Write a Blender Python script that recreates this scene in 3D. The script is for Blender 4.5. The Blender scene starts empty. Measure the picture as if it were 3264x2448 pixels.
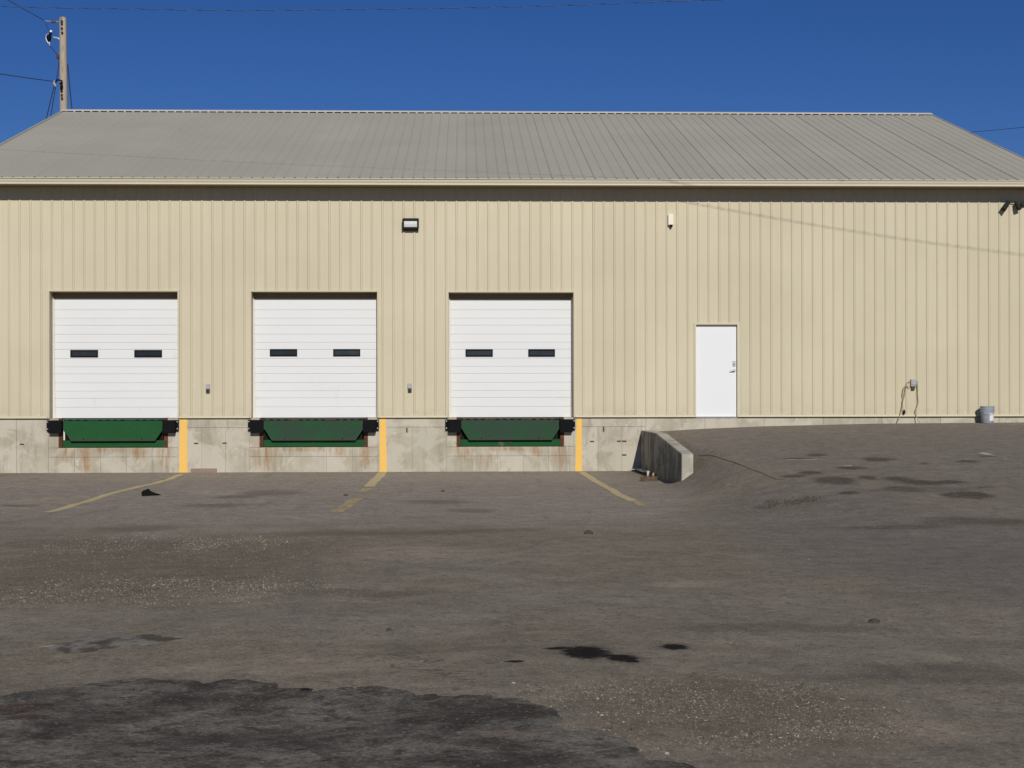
import bpy, bmesh, math, random
from mathutils import Vector, Matrix, noise as mnoise
random.seed(7)
scene = bpy.context.scene
COL = scene.collection

# ------------------------------------------------------------------ camera
FPX, W, H = 4800.0, 3264.0, 2448.0            # focal length in photo pixels
CAM_D, CAM_Z, ROLL = 32.65, 0.726, 0.0015
YAW = math.atan(150.0 / FPX)
FWD = Vector((math.sin(YAW), math.cos(YAW), 0))
R0 = Vector((math.cos(YAW), -math.sin(YAW), 0)); U0 = Vector((0, 0, 1))
RGT = (R0 - ROLL * U0).normalized(); UPV = (U0 + ROLL * R0).normalized()
CPOS = Vector((-CAM_D * math.tan(YAW), -CAM_D, CAM_Z))
cam = bpy.data.cameras.new('camera'); camo = bpy.data.objects.new('camera', cam); COL.objects.link(camo)
m = Matrix((RGT, UPV, -FWD)).transposed().to_4x4(); m.translation = CPOS
camo.matrix_world = m
cam.sensor_width = 36; cam.lens = FPX / W * 36; cam.clip_end = 3000; cam.clip_start = 0.1
scene.camera = camo

# ------------------------------------------------------------------ light
SUN = Vector((-0.13, 1.0, -0.55)).normalized()      # direction the light travels
world = bpy.data.worlds.new('World'); scene.world = world; world.use_nodes = True
wn = world.node_tree.nodes; wl = world.node_tree.links
sky = wn.new('ShaderNodeTexSky'); sky.sky_type = 'NISHITA'; sky.sun_disc = False
sky.sun_elevation = math.asin(-SUN.z); sky.sun_rotation = math.atan2(-SUN.x, -SUN.y)
sky.altitude = 1500; sky.air_density = 1.0; sky.dust_density = 0.0; sky.ozone_density = 3.0
hsv = wn.new('ShaderNodeHueSaturation'); hsv.inputs['Saturation'].default_value = 1.25
wl.new(sky.outputs[0], hsv.inputs['Color'])
bg = wn['Background']; bg.inputs[1].default_value = 0.05
tint = wn.new('ShaderNodeMix'); tint.data_type = 'RGBA'; tint.blend_type = 'MULTIPLY'; tint.inputs[0].default_value = 1
tint.inputs[7].default_value = (0.56, 0.645, 0.98, 1)               # deep polarised blue, the same over the whole sky
wl.new(hsv.outputs[0], tint.inputs[6]); wl.new(tint.outputs[2], bg.inputs[0])
sl = bpy.data.lights.new('sun', 'SUN'); sl.energy = 3.5; sl.angle = math.radians(0.53); sl.color = (1, 0.96, 0.89)
so = bpy.data.objects.new('sun', sl); COL.objects.link(so)
so.rotation_euler = SUN.to_track_quat('-Z', 'Y').to_euler(); so.location = (5, -40, 30)
vs = scene.view_settings; vs.view_transform = 'Standard'; vs.look = 'None'; vs.gamma = 1; vs.exposure = 0

# ------------------------------------------------------------------ photo pixel -> place
def ray(u, v): return FWD + (u - W / 2) / FPX * RGT + (H / 2 - v) / FPX * UPV
def aty(u, v, Y=0.0):
    d = ray(u, v); return CPOS + d * ((Y - CPOS.y) / d.y)

def sst(a, b, x):
    t = min(1, max(0, (x - a) / (b - a))); return t * t * (3 - 2 * t)
def interp(x, pts):
    if x <= pts[0][0]: return pts[0][1]
    for (a, b), (c, d) in zip(pts, pts[1:]):
        if x <= c: return b + (d - b) * (x - a) / (c - a)
    return pts[-1][1]
WALL_X0, WALL_X1, WALL_END = 2.815, 3.02, 6.1      # retaining wall
def ground_z(x, y):
    u = max(0.0, -y)
    pit = -1.172 + 0.0117 * min(u, 60)
    g0 = interp(x, [(2.8, -.335), (3.4, -.30), (4.2, -.255), (5.5, -.205), (8, -.152), (12, -.13), (20, -.1)])
    up = g0 + (pit - g0) * sst(0.3, 17, u)
    crest = 3.06 + 0.5 * sst(2.0, 6.1, u) + 1.2 * sst(7, 13, u)
    foot = 2.55
    t = min(1, max(0, (x - foot) / (crest - foot))); w = 0.6 * t * t * (3 - 2 * t) + 0.4 * t
    if x < 2.9: w *= sst(4.7, 6.2, u)
    z = pit + (up - pit) * w
    k = sst(0.0, 1.5, u)
    z += k * (0.012 * math.sin(x * 0.9 + 1.3) * math.sin(y * 0.7) + 0.007 * math.sin(x * 2.3 + y * 1.1) + 0.005 * math.sin(y * 2.9 - x * 1.7))
    if -34 < y < -.3 and -16 < x < 16:
        z += k * (.014 * mnoise.noise(Vector((x * .8, y * .8, 4))) + .007 * mnoise.noise(Vector((x * 2.1, y * 2.1, 8))))
    return z
def gnd(u, v):
    d = ray(u, v); lo, hi = 3.0, 80.0
    t = lo
    while t < hi:
        p = CPOS + d * t
        if p.z < ground_z(p.x, p.y): break
        t += 0.15
    a, b = t - 0.15, t
    for _ in range(18):
        c = (a + b) / 2; p = CPOS + d * c
        if p.z < ground_z(p.x, p.y): b = c
        else: a = c
    return CPOS + d * b

# ------------------------------------------------------------------ materials
def new_mat(name):
    mt = bpy.data.materials.new(name); mt.use_nodes = True
    nt = mt.node_tree; return mt, nt, nt.nodes['Principled BSDF']
class G:
    """small helper to wire nodes"""
    def __init__(s, nt): s.nt = nt
    def n(s, t, **kw):
        nd = s.nt.nodes.new(t)
        for k, v in kw.items(): setattr(nd, k, v)
        return nd
    def l(s, a, b): s.nt.links.new(a, b)
    def setin(s, sock, v):
        if hasattr(v, 'is_output') or isinstance(v, bpy.types.NodeSocket): s.l(v, sock)
        else: sock.default_value = v
    def pos(s):
        if not hasattr(s, '_p'): s._p = s.n('ShaderNodeNewGeometry').outputs['Position']
        return s._p
    def mapv(s, scale=(1, 1, 1), loc=(0, 0, 0), rot=(0, 0, 0), vec=None):
        nd = s.n('ShaderNodeMapping'); s.l(vec if vec is not None else s.pos(), nd.inputs[0])
        nd.inputs['Location'].default_value = loc; nd.inputs['Rotation'].default_value = rot; nd.inputs['Scale'].default_value = scale
        return nd.outputs[0]
    def noise(s, scale, detail=4, rough=0.55, vec=None, out='Fac', dist=0.0):
        nd = s.n('ShaderNodeTexNoise'); s.l(vec if vec is not None else s.pos(), nd.inputs['Vector'])
        nd.inputs['Scale'].default_value = scale; nd.inputs['Detail'].default_value = detail; nd.inputs['Roughness'].default_value = rough
        nd.inputs['Distortion'].default_value = dist
        return nd.outputs[out]
    def math(s, op, a, b=0.0, c=0.0, clamp=False):
        nd = s.n('ShaderNodeMath', operation=op, use_clamp=clamp)
        s.setin(nd.inputs[0], a); s.setin(nd.inputs[1], b); s.setin(nd.inputs[2], c); return nd.outputs[0]
    def ramp(s, x, a, b, lo=0.0, hi=1.0, smooth=True):
        nd = s.n('ShaderNodeMapRange', interpolation_type='SMOOTHSTEP' if smooth else 'LINEAR')
        s.setin(nd.inputs[0], x); s.setin(nd.inputs[1], a); s.setin(nd.inputs[2], b); s.setin(nd.inputs[3], lo); s.setin(nd.inputs[4], hi); return nd.outputs[0]
    def mix(s, f, a, b, mode='MIX'):
        nd = s.n('ShaderNodeMix', data_type='RGBA', blend_type=mode); s.setin(nd.inputs[0], f)
        for sock, v in ((nd.inputs[6], a), (nd.inputs[7], b)):
            if isinstance(v, tuple): v = (*v, 1) if len(v) == 3 else v
            s.setin(sock, v)
        return nd.outputs[2]
    def bump(s, h, strength=0.3, dist=0.01, normal=None):
        nd = s.n('ShaderNodeBump'); nd.inputs['Strength'].default_value = strength; nd.inputs['Distance'].default_value = dist
        s.l(h, nd.inputs['Height'])
        if normal is not None: s.l(normal, nd.inputs['Normal'])
        return nd.outputs[0]
    def rand(s): return s.n('ShaderNodeObjectInfo').outputs['Random']

def plain(name, col, rough=0.6, spec=0.3, var=0.08, scale=6.0, metal=0.0, bump=0.0, bscale=60.0, dirt=None, rnd=0.0):
    mt, nt, b = new_mat(name); g = G(nt)
    f = g.noise(scale, 5)
    dk = tuple(c * (1 - var) for c in col); lt = tuple(min(1, c * (1 + var)) for c in col)
    c = g.mix(f, dk, lt)
    if dirt:
        dcol, lo, hi, dscale = dirt
        c = g.mix(g.ramp(g.noise(dscale, 6, 0.65), lo, hi), c, dcol)
    if rnd:
        r = g.ramp(g.rand(), 0, 1, 1 - rnd, 1 + rnd, False)
        hs = g.n('ShaderNodeHueSaturation'); g.l(c, hs.inputs['Color']); g.l(r, hs.inputs['Value']); c = hs.outputs[0]
    g.l(c, b.inputs['Base Color']); b.inputs['Roughness'].default_value = rough
    b.inputs['Specular IOR Level'].default_value = spec; b.inputs['Metallic'].default_value = metal
    if bump: g.l(g.bump(g.noise(bscale, 4), bump, 0.005), b.inputs['Normal'])
    return mt

def siding_mat():
    mt, nt, b = new_mat('tan_painted_steel'); g = G(nt)
    big = g.noise(0.5, 3); st = g.noise(1.0, 5, 0.6, g.mapv((9, 9, 0.5)))
    c = g.mix(g.ramp(big, .3, .7), (0.545, 0.490, 0.346), (0.584, 0.528, 0.379))
    c = g.mix(g.ramp(st, .45, .8, 0, .35), c, (0.50, 0.44, 0.30))
    sx = g.n('ShaderNodeSeparateXYZ'); g.l(g.pos(), sx.inputs[0])
    low = g.math('MULTIPLY', g.ramp(sx.outputs[2], 0.35, 0.0), g.ramp(g.noise(5, 5, .65), .35, .75))
    c = g.mix(g.math('MULTIPLY', low, .35), c, (0.36, 0.31, 0.22))          # splashed dust along the base
    r = g.ramp(g.rand(), 0, 1, .975, 1.025, False)
    hs = g.n('ShaderNodeHueSaturation'); g.l(c, hs.inputs['Color']); g.l(r, hs.inputs['Value'])
    g.l(hs.outputs[0], b.inputs['Base Color'])
    b.inputs['Roughness'].default_value = .5; b.inputs['Specular IOR Level'].default_value = .25
    g.l(g.bump(g.noise(1.2, 2, .5, g.mapv((2.5, 1, 0.7))), .35, .02), b.inputs['Normal'])
    return mt
def roof_mat():
    mt, nt, b = new_mat('grey_painted_roof_steel'); g = G(nt)
    c = g.mix(g.ramp(g.noise(.35, 4), .3, .7), (0.394, 0.374, 0.308), (0.424, 0.403, 0.336))
    c = g.mix(g.ramp(g.noise(1.0, 6, .7, g.mapv((6, .7, .7))), .5, .9, 0, .35), c, (0.34, 0.322, 0.275))
    c = g.mix(g.ramp(g.noise(3.0, 6, .7), .70, .80, 0, .25), c, (0.26, .245, .205))
    r = g.ramp(g.rand(), 0, 1, .97, 1.03, False)
    hs = g.n('ShaderNodeHueSaturation'); g.l(c, hs.inputs['Color']); g.l(r, hs.inputs['Value'])
    g.l(hs.outputs[0], b.inputs['Base Color'])
    b.inputs['Roughness'].default_value = .6; b.inputs['Specular IOR Level'].default_value = .15
    g.l(g.bump(g.noise(1.5, 2, .5, g.mapv((2.5, .5, 1))), .2, .01), b.inputs['Normal'])
    return mt

def blob(g, c, r, vec, rot=0.0):
    """distance field of an ellipse: 0 in the middle, 1 on its rim. c, r are the two in-plane values"""
    mp = g.n('ShaderNodeMapping', vector_type='TEXTURE'); g.l(vec, mp.inputs[0])
    mp.inputs['Location'].default_value = (c[0], c[1], 0); mp.inputs['Rotation'].default_value = (0, 0, rot); mp.inputs['Scale'].default_value = (r[0], r[1], 1)
    ln = g.n('ShaderNodeVectorMath', operation='LENGTH'); g.l(mp.outputs[0], ln.inputs[0]); return ln.outputs['Value']
def blobs(g, lst, vec, wob, amp, soft):
    d = None
    for c, r in [(q[0], q[1]) for q in lst]:
        e = blob(g, c, r, vec); d = e if d is None else g.math('MINIMUM', d, e)
    d = g.math('ADD', d, g.math('MULTIPLY', g.math('SUBTRACT', wob, .5), amp))
    return g.ramp(d, 1 + soft, 1 - soft)

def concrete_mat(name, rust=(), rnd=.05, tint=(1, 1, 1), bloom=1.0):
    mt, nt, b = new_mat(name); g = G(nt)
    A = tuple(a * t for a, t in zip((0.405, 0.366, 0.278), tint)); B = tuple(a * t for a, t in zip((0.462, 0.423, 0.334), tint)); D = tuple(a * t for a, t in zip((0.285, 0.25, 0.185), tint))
    c = g.mix(g.ramp(g.noise(1.3, 8, .7), .36, .64), tuple(x * .95 for x in A), B)
    st = g.noise(1.0, 6, .62, g.mapv((5.0, 5.0, .55)))
    c = g.mix(g.ramp(st, .50, .68, 0, .5), c, D)                     # run-off streaks
    st2 = g.noise(1.0, 5, .6, g.mapv((11, 11, 1.2), loc=(3, 1, 7)))
    c = g.mix(g.ramp(st2, .56, .70, 0, .6 * bloom), c, (0.55, 0.515, 0.43))   # lime bloom
    eff = g.math('MULTIPLY', g.ramp(g.noise(2.2, 5, .6), .5, .7), g.ramp(g.noise(11, 6, .7), .54, .62))
    c = g.mix(g.math('MULTIPLY', eff, .8 * bloom), c, (0.62, 0.60, 0.54))
    pt = g.noise(1.5, 6, .66, g.mapv((1, 1, 1), loc=(5, 2, 9)), dist=.6)
    c = g.mix(g.ramp(pt, .47, .56, 0, .75 * bloom), c, (0.52, 0.482, 0.395))                      # paler skim patches with ragged rims
    c = g.mix(g.ramp(g.noise(38, 4, .7), .6, .75, 0, .35), c, (0.24, .21, .16))
    if rust:
        sx = g.n('ShaderNodeSeparateXYZ'); g.l(g.pos(), sx.inputs[0]); cx = g.n('ShaderNodeCombineXYZ')
        g.l(sx.outputs[0], cx.inputs[0]); g.l(sx.outputs[2], cx.inputs[1])
        wob = g.noise(1.0, 5, .65, g.mapv((9, 9, 2.5)))
        rm = blobs(g, rust, cx.outputs[0], wob, 2.6, .8)
        rm = g.math('MULTIPLY', rm, g.ramp(g.noise(1.0, 5, .7, g.mapv((16, 16, 1.6))), .36, .66, .12, 1.0))
        c = g.mix(g.math('MULTIPLY', rm, .85), c, (0.31, 0.165, 0.068))
    r = g.ramp(g.rand(), 0, 1, 1 - rnd, 1 + rnd, False)
    hs = g.n('ShaderNodeHueSaturation'); g.l(c, hs.inputs['Color']); g.l(r, hs.inputs['Value'])
    g.l(hs.outputs[0], b.inputs['Base Color'])
    b.inputs['Roughness'].default_value = .9; b.inputs['Specular IOR Level'].default_value = .2
    h = g.math('ADD', g.noise(25, 6, .65), g.math('MULTIPLY', g.noise(4, 3), .8))
    g.l(g.bump(h, .35, .012), b.inputs['Normal'])
    return mt

def paint_mat(name, col, wear_lo, wear_hi, scale=7.0, wearcol=None):
    mt, nt, b = new_mat(name); g = G(nt)
    c = g.mix(g.noise(9, 5), tuple(x * .9 for x in col), col)
    g.l(c, b.inputs['Base Color']); b.inputs['Roughness'].default_value = .8; b.inputs['Specular IOR Level'].default_value = .2
    wv = g.math('ADD', g.noise(scale, 6, .7), g.math('MULTIPLY', g.noise(70, 4, .7), .35))
    f = g.ramp(wv, wear_lo, wear_hi)
    tr = g.n('ShaderNodeBsdfTransparent'); mx = g.n('ShaderNodeMixShader')
    g.l(f, mx.inputs[0]); g.l(b.outputs[0], mx.inputs[1]); g.l(tr.outputs[0], mx.inputs[2])
    g.l(mx.outputs[0], nt.nodes['Material Output'].inputs[0])
    return mt

def stain(u, v, hw, hh):
    """an ellipse seen in the photo -> ellipse on the ground (centre, radii)"""
    a, b = gnd(u - hw, v), gnd(u + hw, v); c, d = gnd(u, v - hh), gnd(u, v + hh)
    return (((a.x + b.x + c.x + d.x) / 4, (c.y + d.y) / 2), (max(.03, abs(b.x - a.x) / 2), max(.03, abs(c.y - d.y) / 2)))

Z = lambda q: stain(2164 + q[0] / 2.011, 1330 + q[1] / 2.011, q[2] / 2.011, q[3] / 2.011)
damp = [Z(q) for q in [(880, 242, 85, 9), (1280, 270, 115, 13), (1840, 283, 90, 10), (1990, 250, 70, 6), (735, 377, 85, 10), (840, 355, 85, 12), (995, 405, 135, 28), (1215, 388, 60, 14), (1400, 395, 100, 15), (1560, 420, 150, 16), (1440, 460, 120, 18), (1730, 415, 110, 12), (1780, 500, 110, 18), (1890, 500, 120, 26), (1105, 325, 100, 10), (760, 265, 110, 6), (1090, 483, 90, 11), (1590, 295, 55, 7), (1980, 448, 60, 7)]]
FIELDS = {
    'pale': [stain(900, 1588, 950, 105), stain(1650, 1580, 560, 100), stain(200, 1580, 500, 95)],
    'older': [stain(2850, 1480, 900, 150), stain(3000, 1750, 620, 170), stain(2600, 1600, 420, 70)],
    'tan': [stain(2190, 1862, 120, 11), stain(150, 1600, 160, 18), stain(900, 2120, 500, 26), stain(2900, 2330, 230, 40), stain(1250, 1760, 300, 25)],
    'dm': damp,
    'swath': [Z((1420, 704, 420, 15)), Z((1980, 668, 420, 24)), Z((700, 545, 180, 16)), Z((840, 525, 90, 16)), Z((540, 580, 70, 12))],
    'dark': [stain(440, 1684, 115, 11), stain(870, 1570, 95, 9), stain(760, 1584, 70, 6), stain(690, 1612, 110, 6), stain(520, 2052, 80, 7), stain(300, 2030, 60, 5), stain(1390, 1600, 110, 7), stain(1500, 1628, 80, 6), stain(60, 1612, 70, 4), stain(1250, 1700, 400, 7), stain(350, 1735, 330, 14), stain(2950, 1560, 200, 8), stain(620, 2020, 50, 3), stain(1100, 1890, 260, 12), stain(2450, 2000, 350, 14), stain(3000, 2150, 300, 30)],
    'gr': [stain(700, 1572, 60, 7), stain(640, 1566, 50, 5)],
    'red': [stain(480, 1830, 560, 95), stain(700, 1760, 430, 40), stain(2300, 2260, 460, 95), stain(2560, 2320, 330, 70)],
}
FIELD_NAMES = list(FIELDS)
def asphalt_mat():
    mt, nt, b = new_mat('weathered_asphalt'); g = G(nt)
    chan = {}
    for q in range(2):                                   # distance fields of the stain outlines, stored on the ground mesh
        at = g.n('ShaderNodeAttribute'); at.attribute_name = 'stain_field_%d' % q
        sp = g.n('ShaderNodeSeparateColor'); g.l(at.outputs['Color'], sp.inputs[0])
        for k in range(3): chan[FIELD_NAMES[q * 4 + k]] = sp.outputs[k]
        chan[FIELD_NAMES[q * 4 + 3]] = at.outputs['Alpha']
    def field(name, wob, amp, soft):
        d = g.math('ADD', chan[name], g.math('MULTIPLY', g.math('SUBTRACT', wob, .5), amp)); return g.ramp(d, 1 + soft, 1 - soft)
    p2 = g.mapv((1, 1, 0))
    big = g.noise(.16, 4, .55, p2); mid = g.noise(.7, 6, .62, p2, dist=.6)
    stk = g.noise(1.0, 6, .62, g.mapv((.5, 1.6, 0), rot=(0, 0, .12)))
    c = g.mix(g.ramp(big, .32, .68), (0.254, 0.213, 0.155), (0.286, 0.249, 0.196))
    c = g.mix(g.ramp(mid, .35, .72, 0, .8), c, (0.215, 0.178, 0.128))
    c = g.mix(g.ramp(stk, .5, .78, 0, .6), c, (0.341, 0.286, 0.203))       # dust drifts
    c = g.mix(g.ramp(g.noise(2.6, 6, .68, p2), .52, .8, 0, .5), c, (0.192, 0.168, 0.131))
    wob = g.noise(3.0, 6, .68, p2); wob2 = g.noise(9.0, 5, .7, p2)
    # paler cleaner asphalt near the docks
    pale = field('pale', g.noise(1.6, 8, .7, p2), 1.5, .13)
    c = g.mix(g.math('MULTIPLY', pale, .62), c, (0.359, 0.310, 0.262))
    older = field('older', mid, 1.2, .45)
    c = g.mix(g.math('MULTIPLY', older, .62), c, (0.179, 0.159, 0.144))     # older, greyer surface up the ramp
    sy = g.n('ShaderNodeSeparateXYZ'); g.l(g.pos(), sy.inputs[0])
    c = g.mix(g.math('MULTIPLY', g.ramp(sy.outputs[1], -.45, -.05), g.ramp(g.noise(2.5, 6, .7, p2), .45, .62, 0, .6)), c, (0.312, 0.260, 0.192))   # grit swept against the wall
    trk = g.noise(1.0, 6, .62, g.mapv((3.0, .22, 0), rot=(0, 0, .35)))
    c = g.mix(g.ramp(trk, .56, .70, 0, .4), c, (0.177, 0.154, 0.131))       # old tyre tracks
    tan = field('tan', wob, 1.5, .5)
    c = g.mix(g.math('MULTIPLY', tan, .55), c, (0.386, 0.319, 0.228))
    # damp blotches on the ramp
    dm = field('dm', wob, 1.1, .38)
    c = g.mix(g.math('MULTIPLY', dm, .95), c, (0.072, 0.059, 0.049))
    swath = field('swath', wob, 1.3, .5)
    c = g.mix(g.math('MULTIPLY', swath, .75), c, (0.098, 0.081, 0.063))
    dark = field('dark', wob, 1.4, .45)
    c = g.mix(g.math('MULTIPLY', dark, .6), c, (0.135, 0.114, 0.086))
    gr = field('gr', wob2, 1.4, .3)
    c = g.mix(g.math('MULTIPLY', gr, .7), c, (0.386, 0.356, 0.281))
    # reddish-brown gravel fines
    red = field('red', wob, 1.0, .4)
    c = g.mix(g.math('MULTIPLY', red, .7), c, (0.174, 0.142, 0.098))
    # scuffed, patchy wear at hand size
    c = g.mix(g.ramp(g.noise(6.5, 7, .74, p2), .50, .68, 0, .55), c, (0.156, 0.133, 0.108))
    c = g.mix(g.ramp(g.noise(11, 7, .74, g.mapv((1, 1, 0), loc=(7, 3, 0))), .56, .72, 0, .45), c, (0.336, 0.300, 0.257))
    clod = g.math('MULTIPLY', g.ramp(g.noise(34, 4, .6, p2), .66, .72), g.ramp(g.noise(1.7, 3, .5, p2), .42, .6))
    c = g.mix(g.math('MULTIPLY', clod, .7), c, (0.071, 0.058, 0.049))
    gr2 = g.noise(3.2, 13, .84, p2)
    k = g.ramp(g.math('ADD', g.math('MULTIPLY', gr2, .62), g.math('MULTIPLY', g.noise(42, 6, .78), .38)), .37, .63, .62, 1.49, False); km = g.n('ShaderNodeVectorMath', operation='SCALE'); g.l(c, km.inputs[0]); g.l(k, km.inputs['Scale']); c = km.outputs[0]
    # aggregate speckle
    vor = g.n('ShaderNodeTexVoronoi'); g.l(g.pos(), vor.inputs['Vector']); vor.inputs['Scale'].default_value = 95
    cell = g.n('ShaderNodeSeparateColor'); g.l(vor.outputs['Color'], cell.inputs[0])
    c = g.mix(g.ramp(cell.outputs[0], .55, 1.0, 0, .5), c, (0.161, 0.133, 0.097))
    c = g.mix(g.ramp(cell.outputs[1], .90, .99, 0, .42), c, (0.540, 0.489, 0.366))
    v2 = g.n('ShaderNodeTexVoronoi'); g.l(g.pos(), v2.inputs['Vector']); v2.inputs['Scale'].default_value = 30
    cl2 = g.n('ShaderNodeSeparateColor'); g.l(v2.outputs['Color'], cl2.inputs[0])
    c = g.mix(g.ramp(cl2.outputs[0], .9, .96, 0, .5), c, (0.129, 0.107, 0.079))
    # fresh oil
    oil = blobs(g, [stain(1865, 2080, 75, 20), stain(1985, 2098, 50, 11), stain(2152, 2062, 40, 9), stain(1780, 2066, 45, 4), stain(1940, 2090, 40, 5), stain(1640, 2108, 30, 4), stain(2010, 2108, 25, 3)], p2, g.noise(1.0, 7, .74, g.mapv((15, 30, 0))), 2.6, .16)
    halo = blobs(g, [stain(1870, 2081, 105, 26), stain(1990, 2099, 75, 16), stain(2140, 2062, 70, 13)], p2, wob, 1.5, .55)
    c = g.mix(g.math('MULTIPLY', halo, .5), c, (0.088, 0.075, 0.062))
    c = g.mix(g.math('MULTIPLY', oil, .93), c, (0.008, 0.007, 0.006))
    # hairline cracks
    wv = g.n('ShaderNodeTexVoronoi', feature='DISTANCE_TO_EDGE'); wv.inputs['Scale'].default_value = .33
    wsum = g.n('ShaderNodeVectorMath', operation='ADD'); g.l(p2, wsum.inputs[0]); g.l(g.noise(1.3, 5, .6, p2, out='Color'), wsum.inputs[1]); g.l(wsum.outputs[0], wv.inputs['Vector'])
    crk = g.math('MULTIPLY', g.ramp(wv.outputs['Distance'], .006, .0015), g.ramp(g.noise(.45, 3, .5, p2), .60, .68))
    c = g.mix(g.math('MULTIPLY', crk, .5), c, (0.077, 0.063, 0.048))
    g.l(c, b.inputs['Base Color'])
    b.inputs['Roughness'].default_value = .92; b.inputs['Specular IOR Level'].default_value = .08
    h = g.math('ADD', g.math('MULTIPLY', g.noise(70, 5, .7), .6), g.math('MULTIPLY', cell.outputs[0], .25))
    h = g.math('ADD', h, g.math('MULTIPLY', gr2, 3.0)); h = g.math('SUBTRACT', h, g.math('MULTIPLY', crk, 2.0))
    g.l(g.bump(h, .55, .012), b.inputs['Normal'])
    return mt
def patch_mat():
    mt, nt, b = new_mat('dark_patched_asphalt'); g = G(nt)
    rot = (0, 0, -.35)
    s1 = g.noise(1.0, 8, .70, g.mapv((1.7, 1.5, 0), rot=rot), dist=.7); s2 = g.noise(1.0, 7, .72, g.mapv((6.0, 6.5, 0), rot=rot), dist=.6)
    c = g.mix(g.ramp(s1, .34, .62), (0.078, 0.068, 0.054), (0.230, 0.210, 0.168))
    c = g.mix(g.ramp(s2, .47, .64, 0, .85), c, (0.066, 0.055, 0.043))
    c = g.mix(g.ramp(g.noise(1.0, 7, .72, g.mapv((2.4, 3.4, 0), rot=(0, 0, -.5), loc=(4, 2, 0)), dist=.8), .58, .74, 0, .6), c, (0.30, 0.265, 0.210))
    c = g.mix(g.ramp(g.noise(22, 5, .7), .56, .7, 0, .5), c, (0.050, 0.043, 0.036))
    gr2 = g.noise(4.0, 13, .85); k = g.ramp(g.math('ADD', g.math('MULTIPLY', gr2, .6), g.math('MULTIPLY', g.noise(38, 6, .75), .4)), .36, .64, .5, 1.55, False); km = g.n('ShaderNodeVectorMath', operation='SCALE'); g.l(c, km.inputs[0]); g.l(k, km.inputs['Scale']); c = km.outputs[0]
    p2 = g.mapv((1, 1, 0)); wob = g.noise(7, 6, .7, p2)
    rd = blobs(g, [stain(60, 2262, 95, 17), stain(100, 2290, 80, 9)], p2, wob, 1.5, .4); c = g.mix(g.math('MULTIPLY', rd, .7), c, (0.080, 0.042, 0.034))
    tn = blobs(g, [stain(1590, 2342, 70, 11), stain(1690, 2347, 60, 8)], p2, wob, 1.0, .25); c = g.mix(g.math('MULTIPLY', tn, .85), c, (0.24, 0.195, 0.15))
    bl = blobs(g, [stain(1700, 2280, 170, 14), stain(700, 2230, 260, 10), stain(680, 2360, 200, 20), stain(1500, 2430, 500, 20)], p2, wob, 1.5, .5); c = g.mix(g.math('MULTIPLY', bl, .55), c, (0.056, 0.047, 0.040))
    vor = g.n('ShaderNodeTexVoronoi'); g.l(g.pos(), vor.inputs['Vector']); vor.inputs['Scale'].default_value = 80
    cell = g.n('ShaderNodeSeparateColor'); g.l(vor.outputs['Color'], cell.inputs[0])
    c = g.mix(g.ramp(cell.outputs[0], .5, 1.0, 0, .45), c, (0.05, 0.045, 0.042)); c = g.mix(g.ramp(cell.outputs[1], .93, .99, 0, .5), c, (0.34, 0.32, 0.28))
    g.l(c, b.inputs['Base Color']); b.inputs['Roughness'].default_value = .92; b.inputs['Specular IOR Level'].default_value = .08
    h = g.math('ADD', g.math('MULTIPLY', g.noise(60, 5, .7), .6), g.math('MULTIPLY', s2, 1.5)); h = g.math('ADD', h, g.noise(14, 5, .65))
    g.l(g.bump(h, .8, .02), b.inputs['Normal']); fray(g, b, nt)
    return mt
def fray(g, b, nt, scale=9.0):
    """break the rim of a thin sheet up: holes where the noise beats the distance to the rim"""
    at = g.n('ShaderNodeAttribute'); at.attribute_name = 'rim'
    f = g.math('ADD', at.outputs['Fac'], g.math('MULTIPLY', g.math('SUBTRACT', g.noise(scale, 8, .72), .5), 2.6))
    f = g.math('MULTIPLY', g.ramp(f, .55, .75), g.ramp(at.outputs['Fac'], .02, .12))
    tr = g.n('ShaderNodeBsdfTransparent'); mx = g.n('ShaderNodeMixShader'); g.l(f, mx.inputs[0]); g.l(b.outputs[0], mx.inputs[1]); g.l(tr.outputs[0], mx.inputs[2])
    g.l(mx.outputs[0], nt.nodes['Material Output'].inputs[0])
def attr_mat(name, attr='tone'):
    mt, nt, b = new_mat(name); g = G(nt); a = g.n('ShaderNodeAttribute'); a.attribute_name = attr
    g.l(a.outputs['Color'], b.inputs['Base Color']); b.inputs['Roughness'].default_value = .9; b.inputs['Specular IOR Level'].default_value = .15
    return mt
def pole_mat():
    mt, nt, b = new_mat('weathered_pole_wood'); g = G(nt)
    c = g.mix(g.noise(1, 6, .65, g.mapv((14, 14, .8))), (0.27, 0.215, 0.155), (0.52, 0.455, 0.365))
    c = g.mix(g.ramp(g.noise(1, 4, .6, g.mapv((5, 5, 1.2))), .56, .68, 0, .7), c, (0.20, 0.13, 0.075))
    g.l(c, b.inputs['Base Color']); b.inputs['Roughness'].default_value = .9
    g.l(g.bump(g.noise(1, 5, .6, g.mapv((40, 40, 1))), .5, .01), b.inputs['Normal']); return mt
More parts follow.
